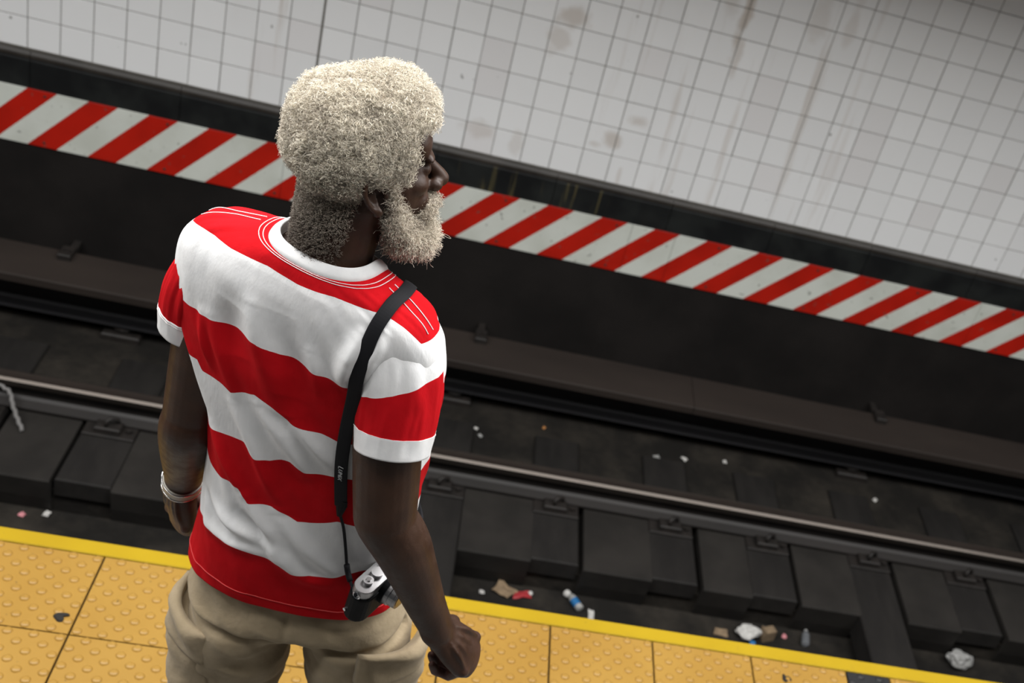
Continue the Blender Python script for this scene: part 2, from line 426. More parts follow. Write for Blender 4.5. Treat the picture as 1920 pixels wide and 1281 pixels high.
# ------------------------------------------------------------------ track
def rail_profile(h=.130, head=.070, foot=.12):
    a, b = head/2, foot/2
    return [(-b,0),(-b,.010),(-.022,.024),(-.009,.034),(-.009,h-.045),(-a,h-.034),(-a,h-.008),(-a+.010,h),(a-.010,h),(a,h-.008),(a,h-.034),(.009,h-.045),(.009,.034),(.022,.024),(b,.010),(b,0)]
def make_rail(name, y, z, label):
    prof = rail_profile(); n = len(prof); mb = MB(); mb.prism([(p+y, q+z) for p, q in prof], XL, XR)
    o = mb.build(name, MT['rail_side'], None, fix=True)
    o.data.materials.append(MT['rail_top'])
    for p in o.data.polygons:
        if p.center[2] > z+.130-.034: p.material_index = 1
    return tag(o, label, 'rail')
RY = 2.015
make_rail('running_rail', RY, -1.250, 'long steel running rail with a shiny worn head across the track bed')
make_rail('running_rail', 0.56, -1.250, 'steel running rail close under the yellow platform edge')
# ties
TIE_W = .218
def tie_fittings(parent, y):
    MB().bbox(-.105, .105, y-.135, y+.135, -1.263, -1.251, .003).build('tie_plate', MT['iron'], parent)
    for sgn in (-1, 1):
        yy = y+sgn*.092
        blk = MB().bbox(-.060, .045, yy-.030, yy+.030, -1.251, -1.222, .005).build('rail_clip', MT['iron'], parent)
        V, F = tube_geo([(-.015, yy-.012, -1.224), (-.015, yy-.012, -1.196), (.0, yy-.006*sgn, -1.190), (.022, yy-.018*sgn, -1.203), (.026, yy-.024*sgn, -1.226)], [.009]*5, 8)
        MB().add(V, F).build('spring_loop', MT['iron'], blk, smooth=True)
        MB().cyl((.075, yy, -1.251), (.075, yy, -1.234), .011, n=6).build('bolt', MT['iron'], parent)
tie_info = [(-3.30,0,None),(-2.76,0,None),(-2.22,0,'tie block at the far left end of the rail, past the torn wire'),(-1.70,1,'long dark tie crossing the drain at the left edge beside the torn wire'),
 (-1.194,0,'short dark tie block left of the man behind his bracelet hand'),(-.68,0,'tie block behind the left elbow and striped shirt'),(-.24,0,'tie block behind the striped shirt'),
 (.213,1,'long dark tie crossing the drain just right of the bare right forearm'),(.765,0,'short dark tie block beyond the blue and white bottle, first right of the forearm'),(1.31,0,'short dark tie block second right of the bare forearm'),
 (1.781,0,'short dark tie block beyond the crumpled white cup'),(2.307,1,'long dark tie crossing the drain at right beside the crumpled plastic bag'),(2.81,0,'tie block beyond the crumpled plastic bag at far right'),(3.33,0,'last tie block at the right end of the rail'),(3.85,0,None)]
for i, (x, full, lab) in enumerate(tie_info):
    if lab is None: continue
    r = bpy.data.objects.new('railway_tie', None); link(r); r.location = (x, 0, 0); r.rotation_euler = (0, 0, random.uniform(-.008,.008))
    tag(r, lab, 'tie', 'ties under the running rail')
    if full: MB().bbox(-TIE_W/2, TIE_W/2, .12, 2.45, -1.40, -1.263, .006).build('tie_beam', MT['tie'], r)
    else:
        MB().bbox(-TIE_W/2, TIE_W/2, 1.590, 2.45, -1.35, -1.263, .006).build('tie_beam', MT['tie'], r)
        MB().bbox(-TIE_W/2, TIE_W/2, .12, 1.00, -1.35, -1.263, .006).build('tie_beam', MT['tie'], r)
    tie_fittings(r, RY); tie_fittings(r, .56)
# concrete panels between the ties on the far bench
edges = [q[0] for q in tie_info]
for a, b in zip(edges[:-1], edges[1:]):
    MB().prism([(1.600,-1.449),(1.582,-1.37),(1.568,-1.268),(1.574,-1.260),(1.970,-1.260),(1.970,-1.449)], a+TIE_W/2+.010+random.uniform(0,.012), b-TIE_W/2-.003).build('concrete_panel', MT['concrete_dark'], tb)
# third rail with insulators, cover board on brackets
tr3 = bpy.data.objects.new('third_rail', None); link(tr3); tr3.location = (0, 2.655, -1.282)
tag(tr3, 'dark third rail raised on insulators below the brown cover board', 'rail')
MB().prism([(p, q+.080) for p, q in rail_profile(.170, .080, .13)], XL, XR).build('rail_bar', MT['third'], tr3)
for x in (-5.0,-3.2,-1.345,.22,2.34,4.2,6.0):
    ins = MB().bbox(x-.085, x+.085, -.072, .072, 0, .035, .006).build('insulator', MT['iron'], tr3)
    V, F = tube_geo([(x,0,.035),(x,0,.05),(x,0,.054),(x,0,.080)], [.045,.045,.06,.05], 12); MB().add(V, F).build('insulator_neck', MT['iron'], ins)
cb = bpy.data.objects.new('cover_board', None); link(cb); cb.location = (0, 2.55, -.90)
tag(cb, 'long brown cover board above the third rail along the dark wall', 'board')
for a, b in ((XL,-2.3),(-2.3,1.35),(1.35,4.6),(4.6,XR)):
    MB().prism([(-.128,-.042),(-.130,-.006),(-.126,0),(.118,.006),(.118,-.03)], a+.0015, b-.0015).build('board_plank', MT['board'], cb)
for x in (-3.6,-1.604,.282,2.362,4.4):
    br = MB().bbox(x-.028, x+.028, .040, .125, .002, .034, .004).build('bracket', MT['iron'], cb)
    MB().box(x-.016, x+.016, .116, .2365, -.030, -.004).build('bracket_post', MT['iron'], br)
    for dx in (-.014, .014): MB().cyl((x+dx, .075, .034), (x+dx, .075, .044), .008, n=6).build('bolt', MT['iron'], br)
# ------------------------------------------------------------------ person
MT['skin'] = None
def skin_mat():
    t = NT('dark_brown_skin'); p = t.pos(); c = t.mix(t.ramp(t.noise(p, 30, 5), .3, .75), (.032,.0140,.0074), (.050,.0230,.0125))
    c = t.mix(t.math('MULTIPLY', t.attr('pink'), .75), c, (.12,.055,.045))
    t.set(c, t.ramp(t.noise(p, 60, 3), .3, .7, .42, .56), 0, .35)
    t.bump(t.noise(p, 260, 3), .25, .0012); return t.m
MT['skin'] = skin_mat()
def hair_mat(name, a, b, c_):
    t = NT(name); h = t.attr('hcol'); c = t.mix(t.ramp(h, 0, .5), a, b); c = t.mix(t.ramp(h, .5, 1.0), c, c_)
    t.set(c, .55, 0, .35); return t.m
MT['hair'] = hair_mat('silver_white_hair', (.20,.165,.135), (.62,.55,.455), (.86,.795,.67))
def shirt_mat():
    t = NT('striped_cotton_jersey'); s = t.attr('stripe'); par = t.math('FRACT', t.math('MULTIPLY', s, .5))
    red = t.math('LESS_THAN', par, .5); p = t.pos()
    fine = t.noise(p, 900, 2)
    rc = t.mix(t.ramp(t.noise(p, 25, 3), .3, .7), (.52,.006,.011), (.46,.005,.009)); wc = t.mix(t.ramp(t.noise(p, 25, 3), .3, .7), (.80,.80,.80), (.76,.765,.77))
    t.set(t.mix(red, wc, rc), .9, 0, .08)
    h = t.math('ADD', t.math('MULTIPLY', t.noise(p, 55, 3, .6, (1, 1, .45)), 1.0), t.math('MULTIPLY', fine, .08))
    t.bump(h, .30, .004); return t.m
MT['shirt'] = shirt_mat()
def cloth(name, a, b, sc=40, bump=.3):
    t = NT(name); p = t.pos(); t.set(t.mix(t.ramp(t.noise(p, sc, 4), .3, .7), a, b), .85, 0, .2); t.put(t.b.inputs['Sheen Weight'], .1)
    t.bump(t.math('ADD', t.noise(p, 45, 3), t.math('MULTIPLY', t.noise(p, 800, 2), .15)), bump, .004); return t.m
MT['white_rib'] = cloth('white_rib_knit', (.80,.80,.80), (.74,.745,.75), 60, .15)
MT['white_thread'] = plain('white_thread', (.80,.74,.74), .8)
MT['red_thread'] = plain('dark_red_thread', (.62,.06,.06), .8)
MT['khaki'] = cloth('khaki_cotton', (.36,.285,.185), (.31,.245,.155), 30, .5)
MT['khaki_seam'] = plain('khaki_seam', (.30,.235,.15), .9)
MT['shoe'] = plain('dark_shoe', (.03,.03,.03), .6)

# ---- shirt torso
RINGS = np.array([
(.917,-.115,-.828,.176,.114,6.3),(1.029,-.114,-.837,.169,.111,10.4),(1.136,-.114,-.848,.167,.106,14.),(1.233,-.118,-.860,.173,.101,17.),
(1.325,-.131,-.874,.188,.096,20.),(1.405,-.142,-.884,.200,.091,22.5),(1.465,-.148,-.892,.200,.087,24.),(1.505,-.150,-.896,.191,.081,25.),
(1.532,-.148,-.898,.170,.074,26.),(1.548,-.144,-.900,.138,.069,26.),(1.560,-.141,-.902,.105,.066,26.),(1.570,-.139,-.902,.077,.063,26.)])
_pr = np.stack([RINGS[:, 0], RINGS[:, 3]], 1); _l = np.concatenate([[0], np.cumsum(np.linalg.norm(np.diff(_pr, axis=0), axis=1))])
KT = _l/_l[-1]; TLEN = _l[-1]
def torso(th, t, n=2.4, shrink=0.0):
    q = catmull(KT, RINGS, t); y = np.radians(q[:, 5]); c_, s_ = np.cos(th), np.sin(th)
    u = (q[:, 3]-shrink)*np.sign(c_)*np.abs(c_)**(2/n); v = (q[:, 4]-shrink)*np.sign(s_)*np.abs(s_)**(2/n)
    u = np.where(u < 0, u*(1+.045*np.clip((q[:, 0]-1.28)/.10, 0, 1)*np.clip((1.575-q[:, 0])/.03, 0, 1)), u)
    tilt = -.035*np.clip((q[:, 0]-1.3)/.2, 0, 1)
    return np.stack([q[:, 1]+u*np.cos(y)+v*np.sin(y), q[:, 2]-u*np.sin(y)+v*np.cos(y), q[:, 0]+tilt*u], 1)
FOLDS = [
([(-0.2,0.514),(-0.19,0.562),(-0.176,0.598)],0.01,0.006),
([(-0.19,0.515),(-0.178,0.566),(-0.162,0.608)],0.009,0.007),
([(-0.176,0.504),(-0.15,0.575),(-0.12,0.617)],0.012,0.006),
([(-0.236,0.546),(-0.23,0.518),(-0.224,0.475)],0.01,0.003),
([(-0.292,0.576),(-0.282,0.528),(-0.274,0.483),(-0.272,0.424)],0.014,0.006),
([(-0.318,0.559),(-0.322,0.514),(-0.31,0.477)],0.02,-0.006),
([(-0.372,0.512),(-0.37,0.469),(-0.37,0.432)],0.009,0.004),
([(-0.352,0.515),(-0.338,0.463),(-0.328,0.409)],0.012,0.004),
([(-0.268,0.584),(-0.26,0.52),(-0.256,0.454)],0.018,-0.005),
([(-0.334,0.386),(-0.31,0.328),(-0.286,0.256),(-0.272,0.229)],0.012,0.005),
([(-0.292,0.41),(-0.272,0.377),(-0.248,0.313)],0.013,0.006),
([(-0.258,0.415),(-0.234,0.378),(-0.204,0.332)],0.014,0.005),
([(-0.404,0.313),(-0.366,0.263),(-0.332,0.226)],0.014,0.005),
([(-0.318,0.22),(-0.288,0.173),(-0.258,0.096)],0.013,0.006),
([(-0.274,0.21),(-0.242,0.162),(-0.194,0.109)],0.015,0.006),
([(-0.408,0.17),(-0.348,0.15),(-0.294,0.141)],0.012,0.005),
([(-0.422,0.116),(-0.344,0.115),(-0.28,0.121)],0.012,0.004),
([(-0.442,0.169),(-0.396,0.15),(-0.346,0.128)],0.01,-0.004),
([(-0.338,0.182),(-0.294,0.16),(-0.272,0.146)],0.011,-0.004),
([(-0.272,0.131),(-0.24,0.093),(-0.19,0.089)],0.014,0.004),]
BND = {  # stripe borders: angle (deg) -> t
 0: ([-148.7, -16.7], [0, 0]),
 1: ([-158.7, -132.0, -112.0, -97.3, -90.0, -86.0, -66.0, -44.0], [0.16, 0.156, 0.158, 0.158, 0.158, 0.142, 0.146, 0.168]),
 2: ([-149.3, -132.7, -112.0, -106.0, -94.7, -90.0, -85.3, -72.0, -66.0, -55.3], [0.325, 0.309, 0.321, 0.291, 0.305, 0.299, 0.287, 0.305, 0.315, 0.309]),
 3: ([-142.0, -127.3, -108.7, -101.3, -95.3, -88.0, -82.7, -68.0], [0.421, 0.431, 0.445, 0.427, 0.431, 0.453, 0.437, 0.445]),
 4: ([-136.0, -132.7, -118.7, -110.7, -98.0, -91.3, -86.0, -74.7, -67.3], [0.579, 0.561, 0.565, 0.561, 0.589, 0.581, 0.559, 0.559, 0.551]),
 5: ([-156.7, -126.7, -108.0, -94.7, -88.7, -76.7, -66.7, -62.7], [0.687, 0.701, 0.709, 0.725, 0.713, 0.711, 0.707, 0.709]),
 6: ([-172.7, -139.3, -122.0, -101.3, -87.3, -66.0, -37.3, -30.0, -22.7, -14.0], [0.83, 0.874, 0.882, 0.91, 0.904, 0.92, 0.906, 0.896, 0.87, 0.832]),
}
def fold_field(s, h):
    d = np.zeros_like(s)
    for pts, w, a in FOLDS:
        best = np.full_like(s, 1e9); par = np.zeros_like(s); acc = 0
        L = sum(math.dist(p, q) for p, q in zip(pts[:-1], pts[1:]))
        for (x0, y0), (x1, y1) in zip(pts[:-1], pts[1:]):
            dx, dy = x1-x0, y1-y0; l2 = dx*dx+dy*dy; t = np.clip(((s-x0)*dx+(h-y0)*dy)/l2, 0, 1)
            dd = np.hypot(s-x0-t*dx, h-y0-t*dy); m = dd < best; best = np.where(m, dd, best); par = np.where(m, (acc+t*math.sqrt(l2))/L, par); acc += math.sqrt(l2)
        d += a*np.exp(-(best/w)**2)*np.sin(np.pi*(par*.8+.1))
    return d
def build_shirt(parent):
    NTh, Nt = 400, 330
    th = np.linspace(-math.pi, math.pi, NTh, endpoint=False)-math.pi/2; th = th+math.pi/2   # -180..180
    t = np.linspace(0, 1, Nt); TH, T = np.meshgrid(th, t); TH, T = TH.ravel(), T.ravel()
    P = torso(TH, T); G = P.reshape(Nt, NTh, 3)
    nx = np.cross(np.roll(G, -1, 1)-np.roll(G, 1, 1), np.gradient(G, axis=0)).reshape(-1, 3); nx /= np.linalg.norm(nx, axis=1)[:, None]+1e-9
    deg = np.degrees(TH); degw = np.where(deg > 60, deg-360, deg)      # back half contiguous: -300..60
    s = degw*.003; h = T*TLEN
    D = 2.0*fold_field(s, h)
    D += .0035*vnoise(np.stack([s*16+h*7, h*5-s*3, s*0], 1), 3)+.0018*vnoise(np.stack([s*45+h*22, h*14, s*0], 1), 5)
    D *= np.clip((1-T)/.12, 0, 1)*np.clip(T/.03+.35, 0, 1)
    P = P+nx*D[:, None]
    # scoop the neck towards the front
    fr = np.clip(np.sin(TH), 0, 1); P[:, 2] -= fr**2*.05*np.clip((T-.85)/.15, 0, 1)
    # stripe coordinate
    B = np.stack([np.interp(degw, *BND[k]) for k in range(7)], 1)
    S = np.full(len(T), 6.0+0.5)
    for k in range(6):
        m = (T >= B[:, k]) & (T < B[:, k+1]); S[m] = k+((T-B[:, k])/(B[:, k+1]-B[:, k]))[m]
    m = T >= B[:, 6]; S[m] = 6+np.clip(((T-B[:, 6])/(1.02-B[:, 6]))[m], 0, .98)
    # hem folded inside
    rings = [P.reshape(Nt, NTh, 3)]
    ctr = P.reshape(Nt, NTh, 3)[0].mean(0)
    inner1 = P.reshape(Nt, NTh, 3)[0]+(ctr-P.reshape(Nt, NTh, 3)[0])*.018+np.array([0, 0, -.001]); inner2 = inner1+(ctr-inner1)*.02+np.array([0, 0, .04])
    V = np.concatenate([inner2, inner1, P]); S = np.concatenate([np.full(2*NTh, .2), S])
    me = mesh_np('t_shirt', V, grid_faces(Nt+2, NTh), True); attr(me, 'stripe', S)
    o = obj('t_shirt', me, MT['shirt'], parent)
    G = P.reshape(Nt, NTh, 3)
    def on(dg, tt, lift=.0012):
        i = int(round(tt*(Nt-1))); j = int(round((dg+180)/360*NTh)) % NTh
        n_ = np.cross(G[i, (j+1) % NTh]-G[i, j-1], G[min(i+1, Nt-1), j]-G[max(i-1, 0), j]); return G[i, j]+nrm(n_)*lift
    # hem stitching
    V, F = tube_geo([on(d, .030, .0006) for d in range(-180, 180, 3)]+[on(-180, .030, .0006)], [.0008]*121, 5); MB().add(V, F).build('hem_stitch', MT['red_thread'], o)
    # collar: a ribbed band standing on the neck opening
    a = np.linspace(-math.pi, math.pi, 120, endpoint=False); top = torso(a, np.full(120, 1.0)); top[:, 2] -= np.clip(np.sin(a), 0, 1)**2*.05
    cen = top.mean(0); cen[2] = 0
    rowsC = []
    for k, (sc, dz) in enumerate(((1.02,-.004),(1.03,-.001),(1.00,.004),(.94,.008),(.89,.011),(.86,.012),(.84,.010),(.85,.000),(.86,-.02))):
        q = top.copy(); q[:, :2] = cen[:2]+(top[:, :2]-cen[:2])*sc; q[:, 2] += dz; rowsC.append(q)
    mc = mesh_np('collar', np.concatenate(rowsC), grid_faces(len(rowsC), 120), True); obj('collar', mc, MT['white_rib'], o)
    for tt in (.984, .975):
        q = [on(d, tt, .0006) for d in range(-180, 180, 3)]; q.append(q[0])
        V, F = tube_geo(q, [.0006]*121, 5); MB().add(V, F).build('collar_stitch', MT['white_thread'], o)
    # shoulder seams
    for side in (0, 180):
        for dd in (-4, 4):
            pts = [on(side+dd*(1 if side == 0 else 1)+0, tt, .0008) for tt in np.linspace(.845, .965, 24)]
            V, F = tube_geo(pts, [.0008]*24, 5); MB().add(V, F).build('shoulder_stitch', MT['white_thread'], o)
    return o, on
def build_sleeve(parent, spine, rads, ref, stops, seed, cuff_len=.115):
    """spine from inside the armhole to the cuff; stops: (white->red position) along the sleeve 0..1"""
    nS, nA = 110, 130
    sp = resample(spine, nS); rd = resample(np.array(rads), nS); T, A, Bv = frames(sp, ref)
    a = np.linspace(0, 2*math.pi, nA, endpoint=False); t = np.linspace(0, 1, nS)
    ca, sa = np.cos(a), np.sin(a)
    TT, AA = np.meshgrid(t, a, indexing='ij')
    arc = AA*.06
    fold = .0032*vnoise(np.stack([np.cos(AA).ravel()*3+TT.ravel()*2.2, np.sin(AA).ravel()*3+TT.ravel()*3, TT.ravel()*1.5], 1), seed).reshape(nS, nA)
    fold += .0016*vnoise(np.stack([np.cos(AA).ravel()*8+TT.ravel()*5, np.sin(AA).ravel()*8, TT.ravel()*4], 1), seed+3).reshape(nS, nA)
    fold *= np.clip((1-TT)/.15, .15, 1)
    r = rd[:, None, :]
    P = sp[:, None, :]+((r[..., 0]+fold)*ca)[..., None]*A[:, None, :]+((r[..., 1]+fold)*sa)[..., None]*Bv[:, None, :]
    wave = .02*vnoise(np.stack([np.cos(AA).ravel()*1.5, np.sin(AA).ravel()*1.5, AA.ravel()*0], 1), seed+7).reshape(nS, nA)
    wave = wave+.05*((P-sp[:, None, :])/np.linalg.norm(P-sp[:, None, :], axis=2)[..., None])[..., 0]
    S = np.where(TT+wave < stops, (TT+wave)/stops*.9999+1, 2+np.clip((TT+wave-stops)/(1.2-stops), 0, .99))   # 1..2 white, 2..3 red
    nose = 1-cuff_len; cut = int(nS*nose)
    sl = mesh_np('sleeve', P[:cut+1].reshape(-1, 3), grid_faces(cut+1, nA), True); attr(sl, 'stripe', S[:cut+1].ravel())
    o = obj('sleeve', sl, MT['shirt'], parent)
    out = 1.018
    rows = [sp[cut][None]+(P[cut]-sp[cut])*1.0]
    for i in range(cut, nS): rows.append(sp[i]+(P[i]-sp[i])*out)
    rows.append(sp[-1]+(P[-1]-sp[-1])*.97+T[-1]*.001); rows.append(sp[-8]+(P[-8]-sp[-8])*.93)
    cf = mesh_np('cuff', np.concatenate(rows), grid_faces(len(rows), nA), True); obj('cuff', cf, MT['white_rib'], o)
    q = [sp[-14]+(P[-14, j]-sp[-14])*(out+.002) for j in range(nA)]+[sp[-14]+(P[-14, 0]-sp[-14])*(out+.002)]
    V, F = tube_geo(q, [.0004]*len(q), 4); MB().add(V, F).build('cuff_stitch', MT['white_thread'], o)
    return o

# ---- body joints
R_SH = np.array((-.030,-.975,1.450)); R_EL = np.array((.004,-1.010,1.212)); R_WR = np.array((.120,-.993,.982))
L_SH = np.array((-.293,-.824,1.450)); L_EL = np.array((-.308,-.832,1.170)); L_WR = np.array((-.329,-.740,.966))
HEAD_O = np.array((-.112,-.893,1.690)); HEAD_YAW = math.radians(65); HEAD_PITCH = math.radians(8); HEAD_ROLL = math.radians(8); HS = .87
Fh = np.array((math.sin(HEAD_YAW), math.cos(HEAD_YAW), 0)); Rh = np.array((math.cos(HEAD_YAW), -math.sin(HEAD_YAW), 0)); Uh = np.array((0, 0, 1.))
Fh2 = Fh*math.cos(HEAD_PITCH)+Uh*math.sin(HEAD_PITCH); Uh2 = Uh*math.cos(HEAD_PITCH)-Fh*math.sin(HEAD_PITCH)
Rh2 = Rh*math.cos(HEAD_ROLL)+Uh2*math.sin(HEAD_ROLL); Uh2 = Uh2*math.cos(HEAD_ROLL)-Rh*math.sin(HEAD_ROLL)
HM = np.stack([Rh2, Fh2, Uh2], 1)
def hp(x, y, z): return HEAD_O+HM@(np.array((x, y, z))*HS)
def fist(mb, W, D, Wd, side, curl=(72, 88, 55), thumb_out=.0):
    """hand from wrist W along D; Wd index->pinky; dorsal normal N"""
    D = nrm(D); Wd = nrm(np.asarray(Wd)-(np.asarray(Wd)@D)*D); N = np.cross(Wd, D)*side
    W = np.asarray(W)
    # palm: flattened loft
    P = [W-D*.015, W+D*.01, W+D*.04, W+D*.07, W+D*.086]
    V, F = tube_geo(P, [(.029,.021),(.030,.021),(.037,.020),(.041,.019),(.038,.016)], 20, Wd, round_ends=True); mb.add(V, F)
    base = [(-.030,.083,.050,.030,.023,.0098),(-.010,.089,.054,.034,.024,.0102),(.010,.086,.050,.031,.023,.0098),(.029,.078,.040,.025,.020,.0088)]
    for w, d, l1, l2, l3, r in base:
        p = W+Wd*w+D*(d-.012)-N*.001; ang = math.radians(12); pts = [p]; rr = [r*1.12]
        q = W+Wd*w+D*d+N*.003; pts.append(q); rr.append(r*1.16)
        a = 0
        for l, cdeg, rad in ((l1, curl[0], r), (l2, curl[1], r*.97), (l3, curl[2], r*.86)):
            a += math.radians(cdeg); dr = D*math.cos(a)-N*math.sin(a)
            pts.append(q+dr*l*.5); rr.append(rad*.96); q = q+dr*l; pts.append(q); rr.append(rad*1.04 if l != l3 else rad*.8)
        V, F = tube_geo(pts, rr, 12, Wd, round_ends=True); mb.add(V, F)
        V, F = ellipsoid_geo(W+Wd*w+D*d+N*.005, (.0105,.0115,.0105)); mb.add(V, F)     # knuckle
    for w, d, *_ in base:                                             # tendons on the back of the hand
        V, F = tube_geo(resample([W+Wd*w*.45+D*.012+N*.0165, W+Wd*w*.8+D*.045+N*.0185, W+Wd*w+D*(d-.008)+N*.012], 8), [.0035,.004,.0042,.0042,.004,.004,.004,.004], 8, Wd, round_ends=True); mb.add(V, F)
    # thumb leaves the side of the palm near its base
    p0 = W-Wd*.022+D*.022-N*.006; p1 = W-Wd*.040+D*.050-N*.020; p2 = W-Wd*.032+D*.074-N*.036; p3 = W-Wd*.010+D*.080-N*.046
    V, F = tube_geo(resample([p0,p1,p2,p3], 9), np.interp(np.linspace(0,1,9),[0,.35,.7,1],[.017,.0125,.0115,.0088]), 12, N, round_ends=True); mb.add(V, F)
    return D, Wd, N
def build_body():
    mb = MB()
    def tb_(P, r, n=20, ref=None, m=24): 
        V, F = tube_geo(resample(P, m), resample(np.array(r, float), m), n, ref, round_ends=True); mb.add(V, F)
    def el(c, r, Rm=None): V, F = ellipsoid_geo(c, r, Rm, 28, 18); mb.add(V, F)
    # trunk (hidden under the clothes), shrunk copy of the shirt's shape
    a = np.linspace(-math.pi, math.pi, 40, endpoint=False); rows = []
    for t in np.linspace(0.0, .97, 24): rows.append(torso(a, np.full(40, t), 2.4, .016))
    rows = [rows[0]*1.0]+rows; G = np.array(rows); c0 = G[0].mean(0); c1 = G[-1].mean(0)
    G[0] = c0+(G[0]-c0)*.9-np.array((0, 0, .02))
    V = np.concatenate([G.reshape(-1, 3)]); F = [tuple(q) for q in grid_faces(len(G), 40)]+[tuple(range(39, -1, -1)), tuple(range((len(G)-1)*40, len(G)*40))]
    mb.add(V, F)
    # pelvis and legs
    HIPC = np.array((-.112,-.825,.895))
    tb_([HIPC+(0,0,.06), HIPC, HIPC-(0,0,.03)], [(.14,.085),(.14,.085),(.13,.06)], 24, (1,0,0))
    for s, kx, ky in ((-1,-.222,-.805),(1,.045,-.855)):
        hip = HIPC+np.array((s*.098,0,-.04)); kn = np.array((kx,ky,.50)); an = np.array((kx+s*.012,ky-.03,.09))
        tb_([hip, (hip+kn)/2, kn], [.060,.066,.054]); tb_([kn, kn*.6+an*.4-(0,.012,0), an], [.053,.052,.036])
        tb_([an-(0,.03,.045), an+(0,.06,-.055), an+(s*.015,.15,-.065)], [(.03,.035),(.036,.03),(.036,.02)], 16, (1,0,0))
    # arms
    UP = np.array((0, 0, 1.))
    tb_([R_SH+(-.03,.01,.0), R_SH, R_SH*.65+R_EL*.35, R_SH*.3+R_EL*.7, R_EL], [.038,.045,.048,.047,.0445], 24)
    fo = nrm(R_WR-R_EL)
    tb_([R_EL-(.004,0,-.02), R_EL, R_EL*.8+R_WR*.2+(.006,0,0), R_EL*.55+R_WR*.45+(.004,0,0), R_EL*.25+R_WR*.75, R_WR], [(.041,.041),(.0435,.044),(.043,.044),(.037,.039),(.030,.0315),(.0245,.028)], 24)
    tb_([L_SH+(.03,-.01,0), L_SH, L_SH*.65+L_EL*.35, L_SH*.3+L_EL*.7, L_EL], [.038,.044,.046,.044,.042], 24)
    tb_([L_EL+(0,0,.02), L_EL, L_EL*.8+L_WR*.2, L_EL*.55+L_WR*.45, L_EL*.25+L_WR*.75, L_WR], [.042,.045,.0445,.040,.033,.029], 24)
    hr = fist(mb, R_WR, (.66,.18,-.73), (-.20,-.96,-.30), 1, (66,84,50))
    hl = fist(mb, L_WR, (.02,.06,-1), (.62,-.78,0), -1, (74,86,50))
    # neck and head
    nb = np.array((-.138,-.906,1.545)); hb = hp(0,-.022,-.03)
    tb_([nb-(0,0,.05), nb, nb*.4+hb*.6, hb], [(.062,.060),(.056,.055),(.052,.054),(.054,.057)], 24, Rh)
    def hel(x, y, z, a_, b_, c_): el(hp(x, y, z), (a_*HS, b_*HS, c_*HS), HM)
    hel(0,-.012,.040,.075,.098,.086); hel(0,.030,-.018,.066,.064,.082); hel(0,.038,-.070,.050,.050,.034); hel(0,.066,.048,.060,.034,.040)
    hel(0,.086,.024,.054,.014,.011)                                     # brow
    for s in (-1, 1):
        hel(s*.040,.056,-.014,.022,.028,.020); hel(s*.030,.058,-.044,.024,.030,.026)   # cheek
        hel(s*.030,.0795,.006,.0145,.0125,.0115)                          # eye ball and lids
        hel(s*.0135,.103,-.030,.0125,.0125,.0105)                        # nostril wing
        # ear: rim, anti-helix, lobe, backing plate
        ear = [hp(s*(.073+q[2]), q[0]-.006, q[1]-.004) for q in ((.012,-.004,.003),(.016,.016,.006),(.006,.031,.011),(-.010,.031,.015),(-.019,.016,.018),(-.018,-.004,.017),(-.010,-.020,.013),(-.001,-.030,.009))]
        V, F = tube_geo(resample(ear, 22), np.full(22, .0043*HS), 8, None, round_ends=True); mb.add(V, F)
        hel(s*.083,-.006,-.033,.0045,.0080,.0090)
        pl = [hp(s*.074,-.012,.022), hp(s*.078,-.018,.0), hp(s*.077,-.012,-.024)]
        V, F = tube_geo(resample(pl, 8), np.array([(.010,.003)]*8), 10, Fh2, round_ends=True); mb.add(V, F)
        hel(s*.078,.008,-.010,.004,.005,.008)                             # tragus
    nose = [hp(0,.088,.016), hp(0,.100,.0), hp(0,.112,-.016), hp(0,.1165,-.026)]
    V, F = tube_geo(resample(nose, 8), np.interp(np.linspace(0,1,8),[0,.5,1],[.0085,.0105,.0145])*HS, 12, Rh, round_ends=True); mb.add(V, F)
    hel(0,.094,-.062,.024,.012,.0075); hel(0,.092,-.074,.023,.012,.008); hel(0,.082,-.098,.024,.020,.017)
    me = bpy.data.meshes.new('person'); me.from_pydata(mb.v, [], mb.f); me.update()
    o = bpy.data.objects.new('body_source', me); COL.objects.link(o)
    md = o.modifiers.new('remesh', 'REMESH'); md.mode = 'VOXEL'; md.voxel_size = .0024; md.use_smooth_shade = True
    dg = bpy.context.evaluated_depsgraph_get(); dg.update()
    m2 = bpy.data.meshes.new_from_object(o.evaluated_get(dg)); bpy.data.objects.remove(o, do_unlink=True); m2.name = 'person'
    n = len(m2.vertices); V = np.zeros(n*3, np.float32); m2.vertices.foreach_get('co', V); V = V.reshape(-1, 3).astype(float)
    E_ = np.zeros(len(m2.edges)*2, np.int32); m2.edges.foreach_get('vertices', E_); E_ = E_.reshape(-1, 2)
    deg = np.bincount(E_.ravel(), minlength=n)[:, None]
    for it in range(8):
        S = np.zeros_like(V)
        for k in range(3):
            S[:, k] = np.bincount(E_[:, 0], V[E_[:, 1], k], n)+np.bincount(E_[:, 1], V[E_[:, 0], k], n)
        lam = .5 if it % 2 == 0 else -.46 if it < 4 else .0
        V = V+lam*(S/np.maximum(deg, 1)-V)
    m2.vertices.foreach_set('co', V.astype(np.float32).ravel()); m2.update()
    m2.polygons.foreach_set('use_smooth', np.ones(len(m2.polygons), bool))
    # lighter palms and fingers
    pk = np.zeros(n)
    for (D, Wd, N), W in ((hr, R_WR), (hl, L_WR)):
        q = V-W; d = q@D; near = (np.linalg.norm(q, axis=1) < .16) & (d > .02)
        pk += near*np.clip((-(q@N)-.012)/.02, 0, 1)*.6+near*np.clip((d-.05)/.05, 0, 1)*(.75 if W is L_WR else .25)
    attr(m2, 'pink', np.clip(pk, 0, 1))
    m2.materials.clear(); m2.materials.append(MT['skin'])
